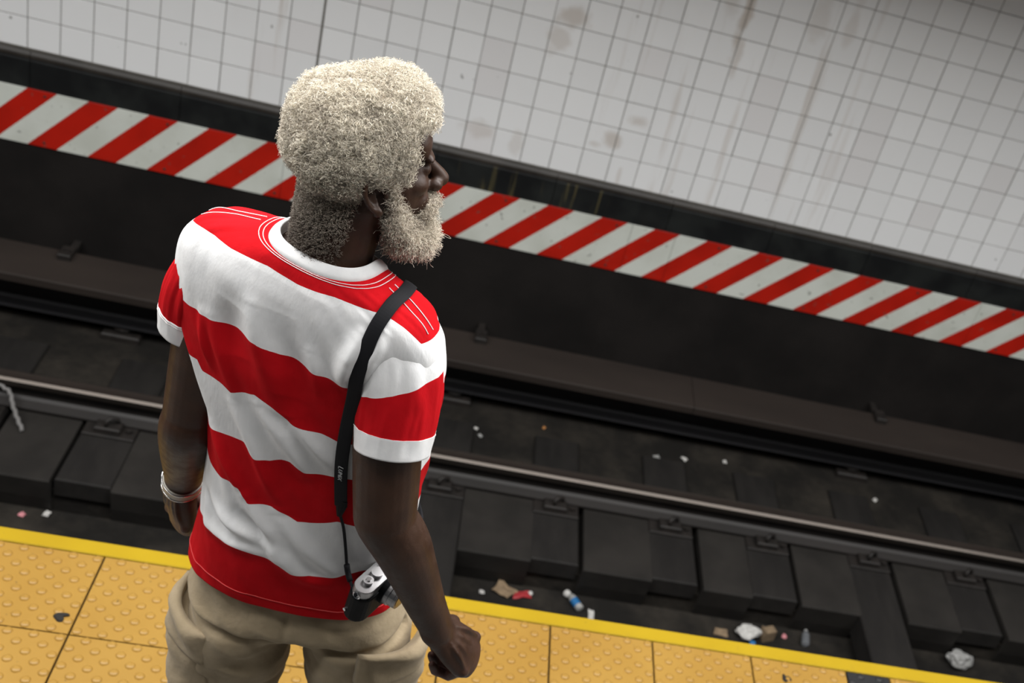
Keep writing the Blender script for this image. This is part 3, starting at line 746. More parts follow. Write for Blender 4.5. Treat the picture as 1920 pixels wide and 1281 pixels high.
    po = bpy.data.objects.new('person', m2); link(po)
    return po
person = build_body()
tag(person, 'man with white afro and beard seen from behind in red and white striped shirt', 'person')
shirt, on_shirt = build_shirt(person)
# sleeves
build_sleeve(shirt, [(-.080,-.925,1.478),(-.046,-.944,1.484),(-.020,-.965,1.456),(-.009,-.984,1.395),(-.006,-1.007,1.334)],
             [(.044,.046),(.051,.053),(.054,.059),(.053,.058),(.050,.051)], (0,0,1), .625, 11, .125)
build_sleeve(shirt, [(-.235,-.860,1.478),(-.264,-.845,1.484),(-.291,-.829,1.455),(-.312,-.818,1.398),(-.320,-.815,1.334)],
             [(.042,.050),(.047,.053),(.050,.056),(.050,.055),(.047,.049)], (0,0,1), .16, 21, .14)

# ---- hair and beard
def strands(name, roots, dirs, lens, hcol, parent, mat_, coil=.0028, turns=2.0, rad=.00045, K=8, droop=0.0, seed=1):
    rng = np.random.default_rng(seed); n = len(roots); t = np.linspace(0, 1, K)
    d = dirs/np.linalg.norm(dirs, axis=1)[:, None]
    a = rng.normal(size=(n, 3)); a -= (a*d).sum(1)[:, None]*d; a /= np.linalg.norm(a, axis=1)[:, None]; b = np.cross(d, a)
    ph = rng.uniform(0, 6.28, n)[:, None]; tr = (turns*rng.uniform(.6, 1.4, n))[:, None]
    w = 2*math.pi*tr*t[None, :]+ph; rr = coil*rng.uniform(.5, 1.5, n)[:, None]*np.minimum(1, t*2.5)[None, :]
    P = roots[:, None, :]+d[:, None, :]*(lens[:, None]*t[None, :])[..., None]+(rr*np.cos(w))[..., None]*a[:, None, :]+(rr*np.sin(w))[..., None]*b[:, None, :]
    P[..., 2] -= droop*(t**2)[None, :]*lens[:, None]
    T = np.gradient(P, axis=1); T /= np.linalg.norm(T, axis=2)[..., None]+1e-12
    u = np.cross(T, np.array((.3, .5, .81))); u /= np.linalg.norm(u, axis=2)[..., None]+1e-12; v = np.cross(T, u)
    R_ = rad*(1-.5*t)[None, :, None]
    ring = np.stack([P+R_*(math.cos(q)*u+math.sin(q)*v) for q in (0, 2.094, 4.189)], 2)       # n,K,3,3
    V = ring.reshape(-1, 3)
    base = (np.arange(n)*K*3)[:, None, None]; i = np.arange(K-1)[None, :, None]*3; j = np.arange(3)[None, None, :]; k = (j+1) % 3
    F = np.stack([base+i+j, base+i+k, base+i+3+k, base+i+3+j], -1).reshape(-1, 4)
    me = mesh_np(name, V, F, True); attr(me, 'hcol', np.repeat(hcol, K*3))
    return obj(name, me, mat_, parent)
def sup_dir(d, c, r, n):
    """distance along d from c to a superellipsoid"""
    q = (np.abs(d[:, 0])/r[0])**n+(np.abs(d[:, 1])/r[1])**n+(np.abs(d[:, 2])/r[2])**n
    return q**(-1/n)
HC = np.array((0,-.004,.046)); HR = np.array((.107,.115,.113))
def hair_surface(d):
    """d unit directions in head space -> radius from HC and a mask of where hair grows"""
    r = sup_dir(d, HC, HR, 2.35); p = HC+d*r[:, None]
    # fuller at the front top, tucked at the nape
    r = r*(1+.15*np.clip(d[:, 1], 0, 1)*np.clip(d[:, 2], 0, 1)*2)
    p = HC+d*r[:, None]
    x, y, z = p[:, 0], p[:, 1], p[:, 2]
    yl = np.where(z > .088, 1.0, np.where(z > .0, .050+(z-.0)*.16, .036))         # front edge of the hair on the temples
    m = np.clip((yl-y)/.012+.5, 0, 1)
    front = np.clip((z-.080)/.010, 0, 1); m = np.maximum(np.where(y > .03, m*np.where(z > -.002, 1, 0), m), front)
    # free the ear, then the neck
    earf = ((y > -.034) & (z < .014)); m = np.where(earf, m*np.clip((z+.004)/.018, 0, 1), m)
    low = np.clip((z+.135)/.02, 0, 1); m = m*np.where(y <= -.034, low, 1)
    taper = np.clip((z+.09)/.13, 0, 1)
    r = r*(.72+.28*taper**.8)
    return r, np.clip(m, 0, 1)
def build_hair(parent):
    nu, nv = 180, 110; u = np.linspace(0, 2*math.pi, nu, endpoint=False); v = np.linspace(.02, math.pi-.02, nv)
    VV, UU = np.meshgrid(v, u, indexing='ij'); d = np.stack([np.sin(VV)*np.cos(UU), np.sin(VV)*np.sin(UU), np.cos(VV)], -1).reshape(-1, 3)
    r, m = hair_surface(d)
    nz = vnoise(d*9, 4)*.5+vnoise(d*22, 5)*.35+vnoise(d*50, 6)*.2
    core = sup_dir(d, HC, np.array((.060,.080,.080)), 2.0)
    nz2 = vnoise(d*5, 4)*.45+vnoise(d*11, 5)*.35+vnoise(d*24, 6)*.25
    rr = core+(r*(.905+.06*nz2)-core)*m+m*nz*.003
    P = (HC+d*rr[:, None]); V = HEAD_O+(P*HS)@HM.T
    me = mesh_np('hair', V, grid_faces(nv, nu), True)
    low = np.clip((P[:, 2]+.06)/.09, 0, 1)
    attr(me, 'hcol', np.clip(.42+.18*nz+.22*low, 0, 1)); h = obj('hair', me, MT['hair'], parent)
    rng = np.random.default_rng(3); N = 34000
    d = rng.normal(size=(N*2, 3)); d /= np.linalg.norm(d, axis=1)[:, None]; r, m = hair_surface(d); k = rng.uniform(size=N*2) < m; d, r = d[k][:N], r[k][:N]
    # clumps: strands lean to their clump's axis
    nz = vnoise(d*5, 4)*.45+vnoise(d*11, 5)*.35+vnoise(d*24, 6)*.25
    P = HC+d*(r*(.86+.055*nz))[:, None]; roots = HEAD_O+(P*HS)@HM.T
    dd = d+rng.normal(size=d.shape)*.42; L = (r*.130*HS*(1+.20*nz)*rng.uniform(.7, 1.12, len(d)))
    low = np.clip((P[:, 2]+.06)/.09, 0, 1)
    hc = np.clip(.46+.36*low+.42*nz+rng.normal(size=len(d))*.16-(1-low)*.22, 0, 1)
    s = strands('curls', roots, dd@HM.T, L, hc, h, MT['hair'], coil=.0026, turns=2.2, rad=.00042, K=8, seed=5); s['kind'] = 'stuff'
    # short fuzz down the nape
    n2 = 16000; a = np.radians(rng.uniform(-175, -5, n2)); zz = rng.uniform(0, 1, n2)
    top = hp(0,-.020,-.004); bot = np.array((-.138,-.905,1.575)); c = top*(1-zz[:, None])+bot*zz[:, None]
    k = rng.uniform(size=n2) < (1-zz**2)*np.clip(1.4-np.abs(np.degrees(a)+105)/80, 0, 1)
    dirs = np.cos(a)[:, None]*Rh+np.sin(a)[:, None]*Fh; rr_ = .0535+.003*(1-zz)
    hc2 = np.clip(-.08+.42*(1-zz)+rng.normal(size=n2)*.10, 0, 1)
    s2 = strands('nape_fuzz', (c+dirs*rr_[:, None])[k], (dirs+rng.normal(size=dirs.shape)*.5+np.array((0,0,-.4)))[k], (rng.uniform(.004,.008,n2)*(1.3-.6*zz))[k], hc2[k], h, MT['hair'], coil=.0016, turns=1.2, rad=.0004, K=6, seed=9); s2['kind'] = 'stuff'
    return h
build_hair(person)
def build_beard(parent):
    # mass: blobs along the jaw, chin and moustache
    mb = MB()
    def hel(x, y, z, a_, b_, c_): V, F = ellipsoid_geo(hp(x, y, z), (a_*HS, b_*HS, c_*HS), HM, 20, 14); mb.add(V, F)
    for s in (-1, 1):
        hel(s*.068,.022,-.022,.010,.010,.030); hel(s*.062,.028,-.058,.016,.020,.030); hel(s*.050,.044,-.088,.022,.026,.028); hel(s*.030,.070,-.104,.026,.028,.032); hel(s*.018,.098,-.052,.018,.012,.009); hel(s*.036,.078,-.062,.016,.018,.020)
        hel(s*.034,.050,-.104,.028,.032,.024)
    hel(0,.078,-.100,.034,.028,.032); hel(0,.074,-.112,.036,.034,.024)
    me = bpy.data.meshes.new('beard'); me.from_pydata(mb.v, [], mb.f); me.update()
    o = bpy.data.objects.new('beard_source', me); COL.objects.link(o); md = o.modifiers.new('remesh', 'REMESH'); md.mode = 'VOXEL'; md.voxel_size = .003; md.use_smooth_shade = True
    dg = bpy.context.evaluated_depsgraph_get(); dg.update(); m2 = bpy.data.meshes.new_from_object(o.evaluated_get(dg)); bpy.data.objects.remove(o, do_unlink=True)
    m2.name = 'beard'; n = len(m2.vertices); V = np.zeros(n*3, np.float32); m2.vertices.foreach_get('co', V); V = V.reshape(-1, 3).astype(float)
    Nn = np.zeros(n*3, np.float32); m2.vertices.foreach_get('normal', Nn); Nn = Nn.reshape(-1, 3).astype(float)
    nz = vnoise(V*70, 4)*.5+vnoise(V*170, 5)*.4
    m2.vertices.foreach_set('co', (V+Nn*(nz*.0025)[:, None]-Nn*.002).astype(np.float32).ravel()); m2.update()
    attr(m2, 'hcol', np.clip(.40+.2*nz, 0, 1)); b = obj('beard', m2, MT['hair'], parent)
    rng = np.random.default_rng(8); idx = rng.integers(0, n, 9500); p = V[idx]; nn = Nn[idx]
    loc = (p-HEAD_O)@HM/HS
    keep = ~((loc[:, 2] > -.045) & (loc[:, 1] > .04) & (np.abs(loc[:, 0]) > .045)); idx = idx[keep]; p, nn, loc = p[keep], nn[keep], loc[keep]
    down = np.clip((-.06-loc[:, 2])/.06, 0, 1)[:, None]
    dd = nn+down*np.array((0, 0, -.55))+Fh*.15+rng.normal(size=p.shape)*.45
    L = rng.uniform(.005, .011, len(p))*(1+.6*down[:, 0]); L[rng.uniform(size=len(p)) < .03] *= 1.9
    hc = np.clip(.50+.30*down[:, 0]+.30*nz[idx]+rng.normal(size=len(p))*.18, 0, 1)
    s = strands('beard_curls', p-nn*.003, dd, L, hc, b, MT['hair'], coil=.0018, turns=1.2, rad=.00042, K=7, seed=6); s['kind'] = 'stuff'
build_beard(person)

# ---- shorts
def build_shorts(parent):
    nA = 120; a = np.linspace(-math.pi, math.pi, nA, endpoint=False); ca, sa = np.cos(a), np.sin(a)
    def sq(v, n=2.4): return np.sign(v)*np.abs(v)**(2/n)
    mb = MB(); HIPC = np.array((-.114,-.827))
    rows = []
    for z, w, dd, ox, oy in ((1.0,.145,.090,0,0),(.937,.150,.094,0,0),(.89,.162,.104,0,-.002),(.848,.174,.112,0,-.005),(.824,.172,.106,0,-.004),(.812,.162,.090,0,0)):
        rows.append(np.stack([HIPC[0]+ox+w*sq(ca), HIPC[1]+oy+dd*sq(sa), np.full(nA, z)], 1))
    yw = math.radians(6); G = np.array(rows); 
    V = G.reshape(-1, 3); F = [tuple(q) for q in grid_faces(len(G), nA)]+[tuple(range(nA-1, -1, -1)), tuple(range((len(G)-1)*nA, len(G)*nA))]
    mb.add(V, F)
    legs = []
    for s, P in ((-1, [(-.188,-.827,.874),(-.195,-.827,.795),(-.206,-.812,.674),(-.214,-.805,.52)]), (1, [(-.024,-.832,.874),(-.008,-.833,.795),(.028,-.845,.674),(.055,-.855,.52)])):
        V, F = tube_geo(resample(P, 26), resample(np.array([(.080,.100),(.0875,.104),(.091,.102),(.096,.100)]), 26), 60, (1,0,0)); mb.add(V, F); legs.append(P)
    me = bpy.data.meshes.new('shorts'); me.from_pydata(mb.v, [], mb.f); me.update(); o = bpy.data.objects.new('shorts_source', me); COL.objects.link(o)
    md = o.modifiers.new('remesh', 'REMESH'); md.mode = 'VOXEL'; md.voxel_size = .0035; md.use_smooth_shade = True
    dg = bpy.context.evaluated_depsgraph_get(); dg.update(); m2 = bpy.data.meshes.new_from_object(o.evaluated_get(dg)); bpy.data.objects.remove(o, do_unlink=True); m2.name = 'shorts'
    n = len(m2.vertices); V = np.zeros(n*3, np.float32); m2.vertices.foreach_get('co', V); V = V.reshape(-1, 3).astype(float)
    E_ = np.zeros(len(m2.edges)*2, np.int32); m2.edges.foreach_get('vertices', E_); E_ = E_.reshape(-1, 2); deg = np.bincount(E_.ravel(), minlength=n)[:, None]
    for it in range(14):
        S = np.zeros_like(V)
        for k in range(3): S[:, k] = np.bincount(E_[:, 0], V[E_[:, 1], k], n)+np.bincount(E_[:, 1], V[E_[:, 0], k], n)
        V = V+.6*(S/np.maximum(deg, 1)-V)
    m2.vertices.foreach_set('co', V.astype(np.float32).ravel()); m2.update()
    Nn = np.zeros(n*3, np.float32); m2.vertices.foreach_get('normal', Nn); Nn = Nn.reshape(-1, 3)
    fold = 0.008*vnoise(np.stack([V[:, 0]*10+V[:, 2]*6, V[:, 1]*8, V[:, 2]*22-V[:, 0]*8], 1), 31)+0.0035*vnoise(np.stack([V[:, 0]*28, V[:, 1]*22, V[:, 2]*50+V[:, 0]*20], 1), 33)
    # crease under the seat and at the centre seam
    zc = .825+.05*np.abs(V[:, 0]+.114)
    back = V[:, 1] < -.84
    fold -= back*.012*np.exp(-((V[:, 2]-zc)/.008)**2)
    fold -= back*.004*np.exp(-((V[:, 0]+.114)/.006)**2)*np.clip((V[:, 2]-.82)/.05, 0, 1)
    V = V+Nn*fold[:, None]; m2.vertices.foreach_set('co', V.astype(np.float32).ravel()); m2.update()
    m2.polygons.foreach_set('use_smooth', np.ones(len(m2.polygons), bool))
    sh = obj('shorts', m2, MT['khaki'], parent)
    # cargo pockets on the outer thighs: bag and flap
    def pocket(cx, cy, z0, yawd, s, w=.14, h=.17):
        y = math.radians(yawd); tx = np.array((math.cos(y), math.sin(y), 0)); nn = np.array((math.sin(y), -math.cos(y), 0)); c = np.array((cx, cy, z0))
        def slab(u0, u1, v0, v1, d0, bulge, nu=16, nv=12):
            Vv = []
            for sgn in (1, 0):
                for i in range(nv+1):
                    for j in range(nu+1):
                        u = u0+(u1-u0)*j/nu; v = v0+(v1-v0)*i/nv; e = min(1, min(j, nu-j)/2.0)*min(1, min(i, nv-i)/2.0)
                        wob = .004*math.sin(u*60+v*30+cx*9)+.003*math.sin(v*90+u*25)
                        curve = -.9*u*u/.16
                        Vv.append(c+tx*u+np.array((0, 0, v))+nn*((d0+(bulge+wob)*math.sqrt(max(e, 0)) if sgn else d0-.012)+curve))
            a_ = (nu+1)*(nv+1); Ff = []
            for i in range(nv):
                for j in range(nu):
                    q = i*(nu+1)+j; Ff += [(q, q+1, q+nu+2, q+nu+1), (a_+q, a_+q+nu+1, a_+q+nu+2, a_+q+1)]
            bd = [j for j in range(nu)]+[i*(nu+1)+nu for i in range(nv)]+[nv*(nu+1)+j for j in range(nu, 0, -1)]+[i*(nu+1) for i in range(nv, 0, -1)]
            for k in range(len(bd)): p, q = bd[k], bd[(k+1) % len(bd)]; Ff.append((p, a_+p, a_+q, q))
            return Vv, Ff
        Vv, Ff = slab(-w/2, w/2, -h, .0, .004, .016); bag = MB().add(Vv, Ff).build('pocket', MT['khaki'], sh, smooth=True)
        Vv, Ff = slab(-w/2-.006, w/2+.006, -.045, .022, .018, .006); MB().add(Vv, Ff).build('pocket_flap', MT['khaki'], bag, smooth=True)
    pocket(-.282,-.858,.788,-66,-1); pocket(.078,-.900,.818,46,1)
    # waist seam
    return sh
build_shorts(person)
for kx, ky, s in ((-.234,-.835,-1),(.057,-.885,1)):
    V, F = tube_geo(resample([(kx,ky-.06,.05),(kx,ky,.055),(kx+s*.01,ky+.09,.045),(kx+s*.02,ky+.17,.035)], 14), resample(np.array([(.036,.046),(.042,.052),(.046,.042),(.038,.030)]), 14), 18, (1,0,0), round_ends=True)
    V[:, 2] = np.maximum(V[:, 2], .002); MB().add(V, F).build('shoe', MT['shoe'], person, smooth=True)
# ------------------------------------------------------------------ camera on its strap
MT['strap'] = plain('black_webbing', (.008,.008,.010), .75, 0, .2)
MT['leather'] = rough_mat('black_leather', (.003,.003,.0035), (.006,.006,.0065), 90, .6, .2, .001, .15)
MT['silver'] = plain('satin_silver', (.38,.375,.38), .36, .85)
MT['chrome'] = plain('bright_chrome', (.75,.75,.76), .16, 1.0)
MT['dark_glass'] = plain('lens_glass', (.02,.02,.03), .05, 0, .8)
MT['print'] = plain('grey_print', (.42,.43,.44), .6)
CL = nrm((.50,.86,.05)); CW = np.array((.85,-.50,-.12)); CW = nrm(CW-(CW@CL)*CL); CU = np.cross(CW, CL); CE = np.array((-.014,-1.003,1.030))
cam_thing = bpy.data.objects.new('compact_camera', None); link(cam_thing)
mw = Matrix.Identity(4)
for i in range(3): mw[i][0] = CL[i]; mw[i][1] = CW[i]; mw[i][2] = CU[i]; mw[i][3] = CE[i]
cam_thing.matrix_world = mw
tag(cam_thing, 'silver compact camera in black leather half case hanging by strap at right hip', 'camera')
CMI = np.array(mw.inverted())
def tocam(P): P = np.asarray(P); return P@CMI[:3, :3].T+CMI[:3, 3]
def slab_round(x0, x1, hw, z0, z1, n=10, bev=.003):
    """stadium-plan body: long axis x, half depth hw, heights z0..z1"""
    prof = []
    for k in range(n+1): a = math.pi/2+math.pi*k/n; prof.append((x0+hw+hw*math.cos(a), hw*math.sin(a)))
    for k in range(n+1): a = -math.pi/2+math.pi*k/n; prof.append((x1-hw+hw*math.cos(a), hw*math.sin(a)))
    m = len(prof); cx = (x0+x1)/2; rows = [(z0, .96), (z0+bev, 1), (z1-bev, 1), (z1, .96)]; V = []; F = []
    for z, q in rows: V += [(cx+(p[0]-cx)*(1-(1-q)*hw/(x1-x0)*2), p[1]*q, z) for p in prof]
    for i in range(len(rows)-1): F += [(i*m+j, i*m+(j+1) % m, (i+1)*m+(j+1) % m, (i+1)*m+j) for j in range(m)]
    F += [tuple(range(m-1, -1, -1)), tuple(range(3*m, 4*m))]; return V, F
mb = MB(); mb.add(*slab_round(0, .108, .0165, -.026, .024)); body = mb.build('camera_body', MT['silver'], cam_thing, smooth=False)
mb = MB(); mb.add(*slab_round(-.003, .111, .0195, -.044, .008)); case = mb.build('half_case', MT['leather'], cam_thing)
MB().cyl((.004,-.010,-.030),(-.0028,-.0112,-.030),.0028,n=10).build('case_screw', MT['chrome'], case)
MB().cyl((.022,0,.024),(.022,0,.031),.008,n=20).build('shutter_dial', MT['silver'], body)
MB().cyl((.022,0,.031),(.022,0,.0335),.0038,n=16).build('shutter_button', MT['chrome'], body)
MB().cyl((.043,.0,.024),(.043,.0,.032),.0095,n=24).build('mode_dial', MT['silver'], body)
MB().bbox(.058,.078,-.010,.010,.024,.0275,.001).build('hot_shoe', MT['chrome'], body)
lens = MB(); lens.cyl((.056,.015,-.002),(.056,.026,-.002),.026,n=32).build('lens_mount', MT['leather'], cam_thing)
V, F = tube_geo([(.056,.026,-.002),(.056,.033,-.002),(.056,.0335,-.002),(.056,.042,-.002),(.056,.0425,-.002),(.056,.047,-.002)], [.0235,.0235,.0215,.0215,.0205,.0205], 32)
lb = MB().add(V, F).build('lens_barrel', MT['silver'], cam_thing)
MB().cyl((.056,.0468,-.002),(.056,.0476,-.002),.0165,n=24).build('front_glass', MT['dark_glass'], lb)
for x in (-.001, .109): 
    V, F = tube_geo([(x,.006*math.cos(a),.014+.006*math.sin(a)) for a in np.linspace(0,6.283,14)], [.0011]*14, 6); MB().add(V, F).build('strap_lug', MT['chrome'], cam_thing)
SIDE = np.array((math.cos(math.radians(25)), -math.sin(math.radians(25)), 0))
LETTER_Z = 1.268
LETTER_Z = 1.268
back = [(-3.3,.932),(-10,.936),(-24,.919),(-38,.888),(-47.3,.848),(-52,.812),(-54.7,.774),(-57.3,.733),(-58.7,.699),(-60.7,.661),(-63.3,.587),(-65.3,.509),(-66,.431),(-65,.370)]
frontp = [(60,.36),(64,.50),(66,.64),(66,.76),(58,.87),(36,.925),(14,.938)]
P = [on_shirt(d, t, .0062) for d, t in frontp+back]
P = resample(P, 90)
for _ in range(25): P[1:-1] = P[1:-1]*.5+(P[:-2]+P[2:])*.25
# keep the webbing clear of the cloth
V, F = tube_geo(P, [(.0096,.0013)]*len(P), 12, SIDE); V = tocam(V)
st = MB().add(V, F).build('strap', MT['strap'], cam_thing, smooth=False)
lugN = CE+CL*(-.001)+CU*.014; lugF = CE+CL*.109+CU*.014
Pn = [P[-1]+(0,0,.01), P[-1]+(0,0,-.012)]+[on_shirt(d, t, .006) for d, t in ((-62.5,.31),(-60,.246))]+[on_shirt(-58.5,.188,.014), lugN*.5+on_shirt(-57.5,.165,.02)*.5, lugN]
Pn = resample(Pn, 30); V, F = tube_geo(Pn, [.0024]*30, 8); MB().add(tocam(V), F).build('strap_cord', MT['strap'], st, smooth=True)
V, F = tube_geo(resample([Pn[18], Pn[20], Pn[22]], 6), [.0045]*6, 8); MB().add(tocam(V), F).build('strap_slider', MT['strap'], st, smooth=True)
V, F = tube_geo([P[-1]+(0,0,.012), P[-1]+(0,0,.0), P[-1]+(0,0,-.018)], [(.0096,.003),(.0090,.0035),(.004,.0035)], 10, SIDE); MB().add(tocam(V), F).build('strap_tab', MT['leather'], st)
Pf = [P[0]+(0,0,.01), P[0]+(0,0,-.01)]+[on_shirt(d, t, .012) for d, t in ((52,.26),(36,.20),(18,.17))]+[lugF]
Pf = resample(Pf, 24); V, F = tube_geo(Pf, [.0024]*24, 8); MB().add(tocam(V), F).build('strap_cord', MT['strap'], st, smooth=True)
# lettering running down the strap
def text_mesh(body, size):
    c = bpy.data.curves.new('lettering', 'FONT'); c.body = body; c.size = size; c.extrude = .0003; c.align_y = 'CENTER'; c.space_character = 1.05
    o = bpy.data.objects.new('lettering_source', c); COL.objects.link(o); dg = bpy.context.evaluated_depsgraph_get(); dg.update()
    m = bpy.data.meshes.new_from_object(o.evaluated_get(dg)); bpy.data.objects.remove(o, do_unlink=True); return m
tm_ = text_mesh('L', .0125); q = text_mesh('UMIX', .0095)
kk = int(np.argmin(np.abs(P[45:, 2]-LETTER_Z)))+45; d_ = nrm(P[min(kk+3, 89)]-P[kk-3]); sd = nrm(SIDE-(SIDE@d_)*d_); nn_ = np.cross(sd, d_)
if nn_@(np.array(CAM_POS)-P[kk]) < 0: nn_ = -nn_
yd = np.cross(nn_, d_)
for m_, off in ((tm_, 0.0), (q, .0068)):
    n = len(m_.vertices); a = np.zeros(n*3, np.float32); m_.vertices.foreach_get('co', a); a = a.reshape(-1, 3)
    wv = P[kk]+(a[:, :1]+off)*d_+a[:, 1:2]*yd+(a[:, 2:3]+.0019)*nn_
    m_.vertices.foreach_set('co', tocam(wv).astype(np.float32).ravel()); m_.update(); m_.name = 'lettering'
    obj('lettering', m_, MT['print'], st)

# ------------------------------------------------------------------ bracelet
ax = nrm(L_WR-L_EL); cB = L_WR-ax*.012
T_, A_, B_ = frames(np.array([cB, cB+ax]), (1, 0, 0)); rows = []
for off, r in ((-.011,.0290),(-.011,.0322),(-.007,.0328),(.0,.0326),(.007,.0328),(.011,.0322),(.011,.0290)):
    rows.append(np.array([cB+ax*off+(math.cos(a)*A_[0]*1.0+math.sin(a)*B_[0]*1.08)*r for a in np.linspace(0, 2*math.pi, 48, endpoint=False)]))
me = mesh_np('bracelet', np.concatenate(rows+[rows[0]]), grid_faces(8, 48), True)
br = obj('bracelet', me, plain('brushed_bracelet', (.34,.325,.28), .42, .35))
tag(br, 'wide silver cuff bracelet on the left wrist', 'bracelet')
for off in (-.0105, .0105):
    V, F = tube_geo([cB+ax*off+(math.cos(a)*A_[0]+math.sin(a)*B_[0]*1.08)*.0328 for a in np.linspace(0, 2*math.pi, 49)], [.0014]*49, 6)
    MB().add(V, F).build('bracelet_rim', MT['chrome'], br, smooth=True)

# ------------------------------------------------------------------ litter
def crumple(name, loc, r, m, label, cat, seed, rough=.35, sub=3):
    bm = bmesh.new(); bmesh.ops.create_icosphere(bm, subdivisions=sub, radius=1.0); V = np.array([v.co for v in bm.verts])
    nz = vnoise(V*1.7+seed*3.1, seed)*.7+vnoise(V*4+seed, seed+1)*.35; Q = V*(1+rough*nz)[:, None]*np.array(r); Q[:, 2] -= Q[:, 2].min()
    for v, c in zip(bm.verts, Q): v.co = c
    me = bpy.data.meshes.new(name); bm.to_mesh(me); bm.free()
    return tag(obj(name, me, m, None, loc), label, cat)
def scrap(name, loc, sx, sy, m, label, cat, seed, group=None):
    n = 7; g = np.linspace(-1, 1, n); X, Y = np.meshgrid(g, g); w = 1+.25*vnoise(np.stack([X.ravel()*1.3, Y.ravel()*1.3, X.ravel()*0+seed], 1), seed)
    Zz = .18*(vnoise(np.stack([X.ravel()*1.5, Y.ravel()*1.5, X.ravel()*0+seed], 1), seed+4)+1)*min(sx, sy)
    top = np.stack([X.ravel()*sx/2*w, Y.ravel()*sy/2*w, Zz+.002], 1); bot = top-np.array((0, 0, .0015)); F = []
    for i in range(n-1):
        for j in range(n-1): q = i*n+j; F += [(q, q+1, q+n+1, q+n), (n*n+q, n*n+q+n, n*n+q+n+1, n*n+q+1)]
    bd = [j for j in range(n-1)]+[i*n+n-1 for i in range(n-1)]+[(n-1)*n+j for j in range(n-1, 0, -1)]+[i*n for i in range(n-1, 0, -1)]
    for k in range(len(bd)): p, q = bd[k], bd[(k+1) % len(bd)]; F.append((p, n*n+p, n*n+q, q))
    o = MB().add(np.concatenate([top, bot]), F).build(name, m, None, loc=loc, rot=(0, 0, seed*1.3)); return tag(o, label, cat, group)
L_ = dict(white=rough_mat('dirty_white_paper', (.42,.41,.39), (.60,.59,.56), 40, .8, .3), tan=rough_mat('tan_cardboard', (.17,.12,.075), (.25,.18,.11), 30, .9, .2), red=plain('red_wrapper', (.32,.03,.035), .45),
 grey=rough_mat('grey_plastic_film', (.22,.22,.21), (.36,.36,.35), 30, .4, .3), blue=plain('blue_label', (.02,.14,.34), .5), clear=plain('clear_bottle_plastic', (.50,.52,.55), .12, 0, .5, **{'Transmission Weight': .8}), pink=plain('pink_scrap', (.55,.22,.24), .7), mark=plain('black_mark', (.012,.010,.008), .55), wire=plain('grey_wire', (.16,.155,.15), .6), orange=plain('orange_scrap', (.45,.20,.06), .7))
ZT = -1.450
scrap('paper_scrap', (.575,1.545,ZT), .085, .07, L_['tan'], 'crumpled tan paper beside the red wrapper below the platform edge', 'litter', 2)
w_ = scrap('candy_wrapper', (.655,1.540,ZT), .075, .04, L_['red'], 'crushed red wrapper with white tip beside tan paper in the drain', 'litter', 5)
crumple('wrapper_tip', (.040,.008,.0), (.010,.012,.009), L_['white'], None, None, 3).parent = w_
def bottle(loc, yaw, length, r, capm, bodym, labelm, label):
    e = bpy.data.objects.new('plastic_bottle', None); link(e); e.location = loc; e.rotation_euler = (0, 0, yaw); tag(e, label, 'bottle')
    V, F = tube_geo([(0,0,r),(.004,0,r),(length*.62,0,r),(length*.78,0,r),(length*.90,0,r),(length*.91,0,r)], [r*.8,r,r,r*.8,r*.36,r*.36], 18); MB().add(V, F).build('bottle_body', bodym, e, smooth=True)
    V, F = tube_geo([(length*.2,0,r),(length*.55,0,r)], [r*1.02]*2, 18, cap=False); MB().add(V, F).build('bottle_label', labelm, e, smooth=True)
    V, F = tube_geo([(length*.905,0,r),(length,0,r)], [r*.46]*2, 14); MB().add(V, F).build('bottle_cap', capm, e)
bottle((.915,1.500,ZT), math.radians(122), .105, .018, L_['white'], L_['grey'], L_['blue'], 'small bottle with white cap and blue label lying below the platform edge')
crumple('paper_ball', (.855,1.583,ZT), (.018,.017,.016), L_['white'], 'round white paper ball touching the small blue bottle', 'litter', 4, .2)
scrap('paper_scrap', (.965,1.488,ZT), .06, .024, L_['white'], 'long white paper scrap right of the small blue bottle', 'litter', 6)
crumple('paper_cup', (1.690,1.512,ZT), (.052,.038,.030), L_['white'], 'crumpled white cup beside brown cardboard below the platform edge', 'litter', 9, .45)
crumple('bottle_cap', (1.712,1.470,ZT), (.016,.013,.009), L_['blue'], 'bright blue cap against the crumpled white cup', 'bottle cap', 10, .1)
cbx = MB().bbox(-.030,.030,-.02,.02,0,.060,.003).build('cardboard_box', L_['tan'], None, loc=(1.785,1.520,ZT), rot=(0,0,.4)); tag(cbx, 'small brown cardboard piece right of the crumpled white cup', 'box')
MB().box(-.034,-.030,-.019,.019,.02,.07).build('box_flap', L_['tan'], cbx)
scrap('dry_leaf', (1.566,1.505,ZT), .06, .04, L_['tan'], 'brown dry scrap left of the crumpled white cup', 'litter', 12)
scrap('pink_scrap', (1.877,1.545,ZT), .024, .02, L_['pink'], 'tiny pink scrap between brown cardboard and clear bottle', 'litter', 13)
bottle((1.968,1.500,ZT), math.radians(80), .09, .019, L_['grey'], L_['clear'], L_['clear'], 'clear plastic bottle lying right of the brown cardboard in the drain')
crumple('plastic_bag', (2.745,1.540,ZT), (.062,.04,.034), L_['grey'], 'crumpled pale plastic bag near the bottom right corner of the tracks', 'bag', 15, .5)
scrap('paper_scrap', (.48,1.525,ZT), .022, .02, L_['white'], 'tiny white scrap left of the tan paper beside the forearm', 'litter', 17)
scrap('paper_scrap', (-1.312,1.575,ZT), .036, .024, L_['white'], 'small pale scrap in the drain at far left above the yellow edge', 'litter', 18)
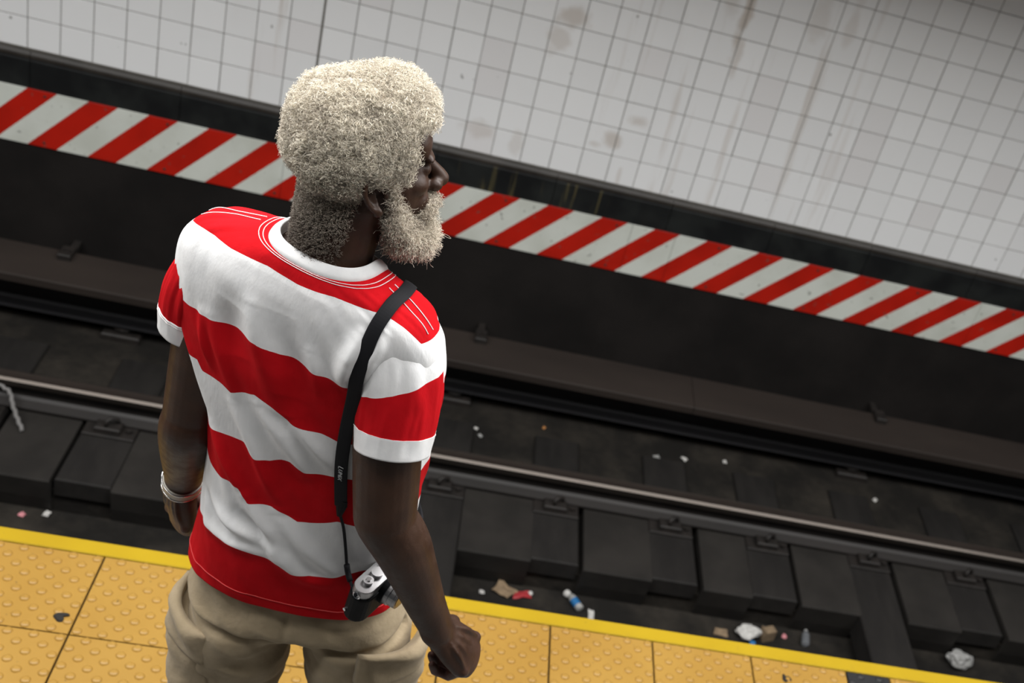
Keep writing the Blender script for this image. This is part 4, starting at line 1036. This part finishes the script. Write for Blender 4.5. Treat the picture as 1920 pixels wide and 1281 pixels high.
scrap('pink_scrap', (-1.396,1.548,ZT), .022, .022, L_['pink'], 'dull pink scrap at far left above the yellow platform edge', 'litter', 19)
for k, (x, y, sz, mk, lab) in enumerate([(2.45,2.45,.030,'white','bright white scrap on the dark bed right of centre beyond the rail'),(1.413,2.495,.032,'white','white scrap on dark bed behind the shiny rail, middle of a row of three'),
    (1.263,2.468,.034,'grey','grey scrap on dark bed behind the shiny rail, left of a row of three'),(1.632,2.535,.026,'white','white scrap on dark bed behind the shiny rail, right of a row of three'),
    (.348,2.429,.024,'white','small pale scrap on the dark bed just right of the striped sleeve'),(.685,2.535,.020,'orange','tiny orange scrap on the dark bed below the third rail'),(.375,2.38,.024,'grey','grey scrap on the dark bed beside the white cuff')]):
    scrap('paper_scrap', (x, y, -1.2815), sz, sz*.7, L_[mk], lab, 'litter', 20+k)
V, F = tube_geo(resample([(-1.80,2.02,-1.11),(-1.66,1.985,-1.155),(-1.60,1.965,-1.175),(-1.575,1.93,-1.205),(-1.535,1.87,-1.225),(-1.50,1.83,-1.252)], 30), [.009]*30, 8)
V = V+(.004*np.sin(np.arange(len(V))//8*1.9))[:, None]*np.array((0, 1, .5)); wr = MB().add(V, F).build('torn_wire', L_['wire'], None, smooth=True); tag(wr, 'torn grey wire hanging over the rail at the far left', 'wire')
def mark(loc, r, rot, label):  # black mark where a tile dome broke off, built as a flat blob
    n = 18; V = []; F = []
    for z, q in ((.0, 1.0), (.0035, .8)):
        for k in range(n):
            a = 2*math.pi*k/n; b = (1-.72*math.exp(-((a-5.9)/.5)**2))*(1+.15*math.sin(3*a+rot))*r*q; V.append((b*math.cos(a), b*math.sin(a)*.85, z))
    F = [tuple(range(n-1, -1, -1)), tuple(range(n, 2*n))]+[(i, (i+1) % n, n+(i+1) % n, n+i) for i in range(n)]
    tag(MB().add(V, F).build('dome_mark', L_['mark'], None, loc=loc, rot=(0, 0, rot)), label, 'mark')
mark((-.680,-.212,.001), .017, .3, 'black broken dome mark on yellow tile left of the shorts')
mark((1.164,-.062,.001), .015, 2.1, 'black broken dome mark on yellow tile at lower right beside the black tile piece')
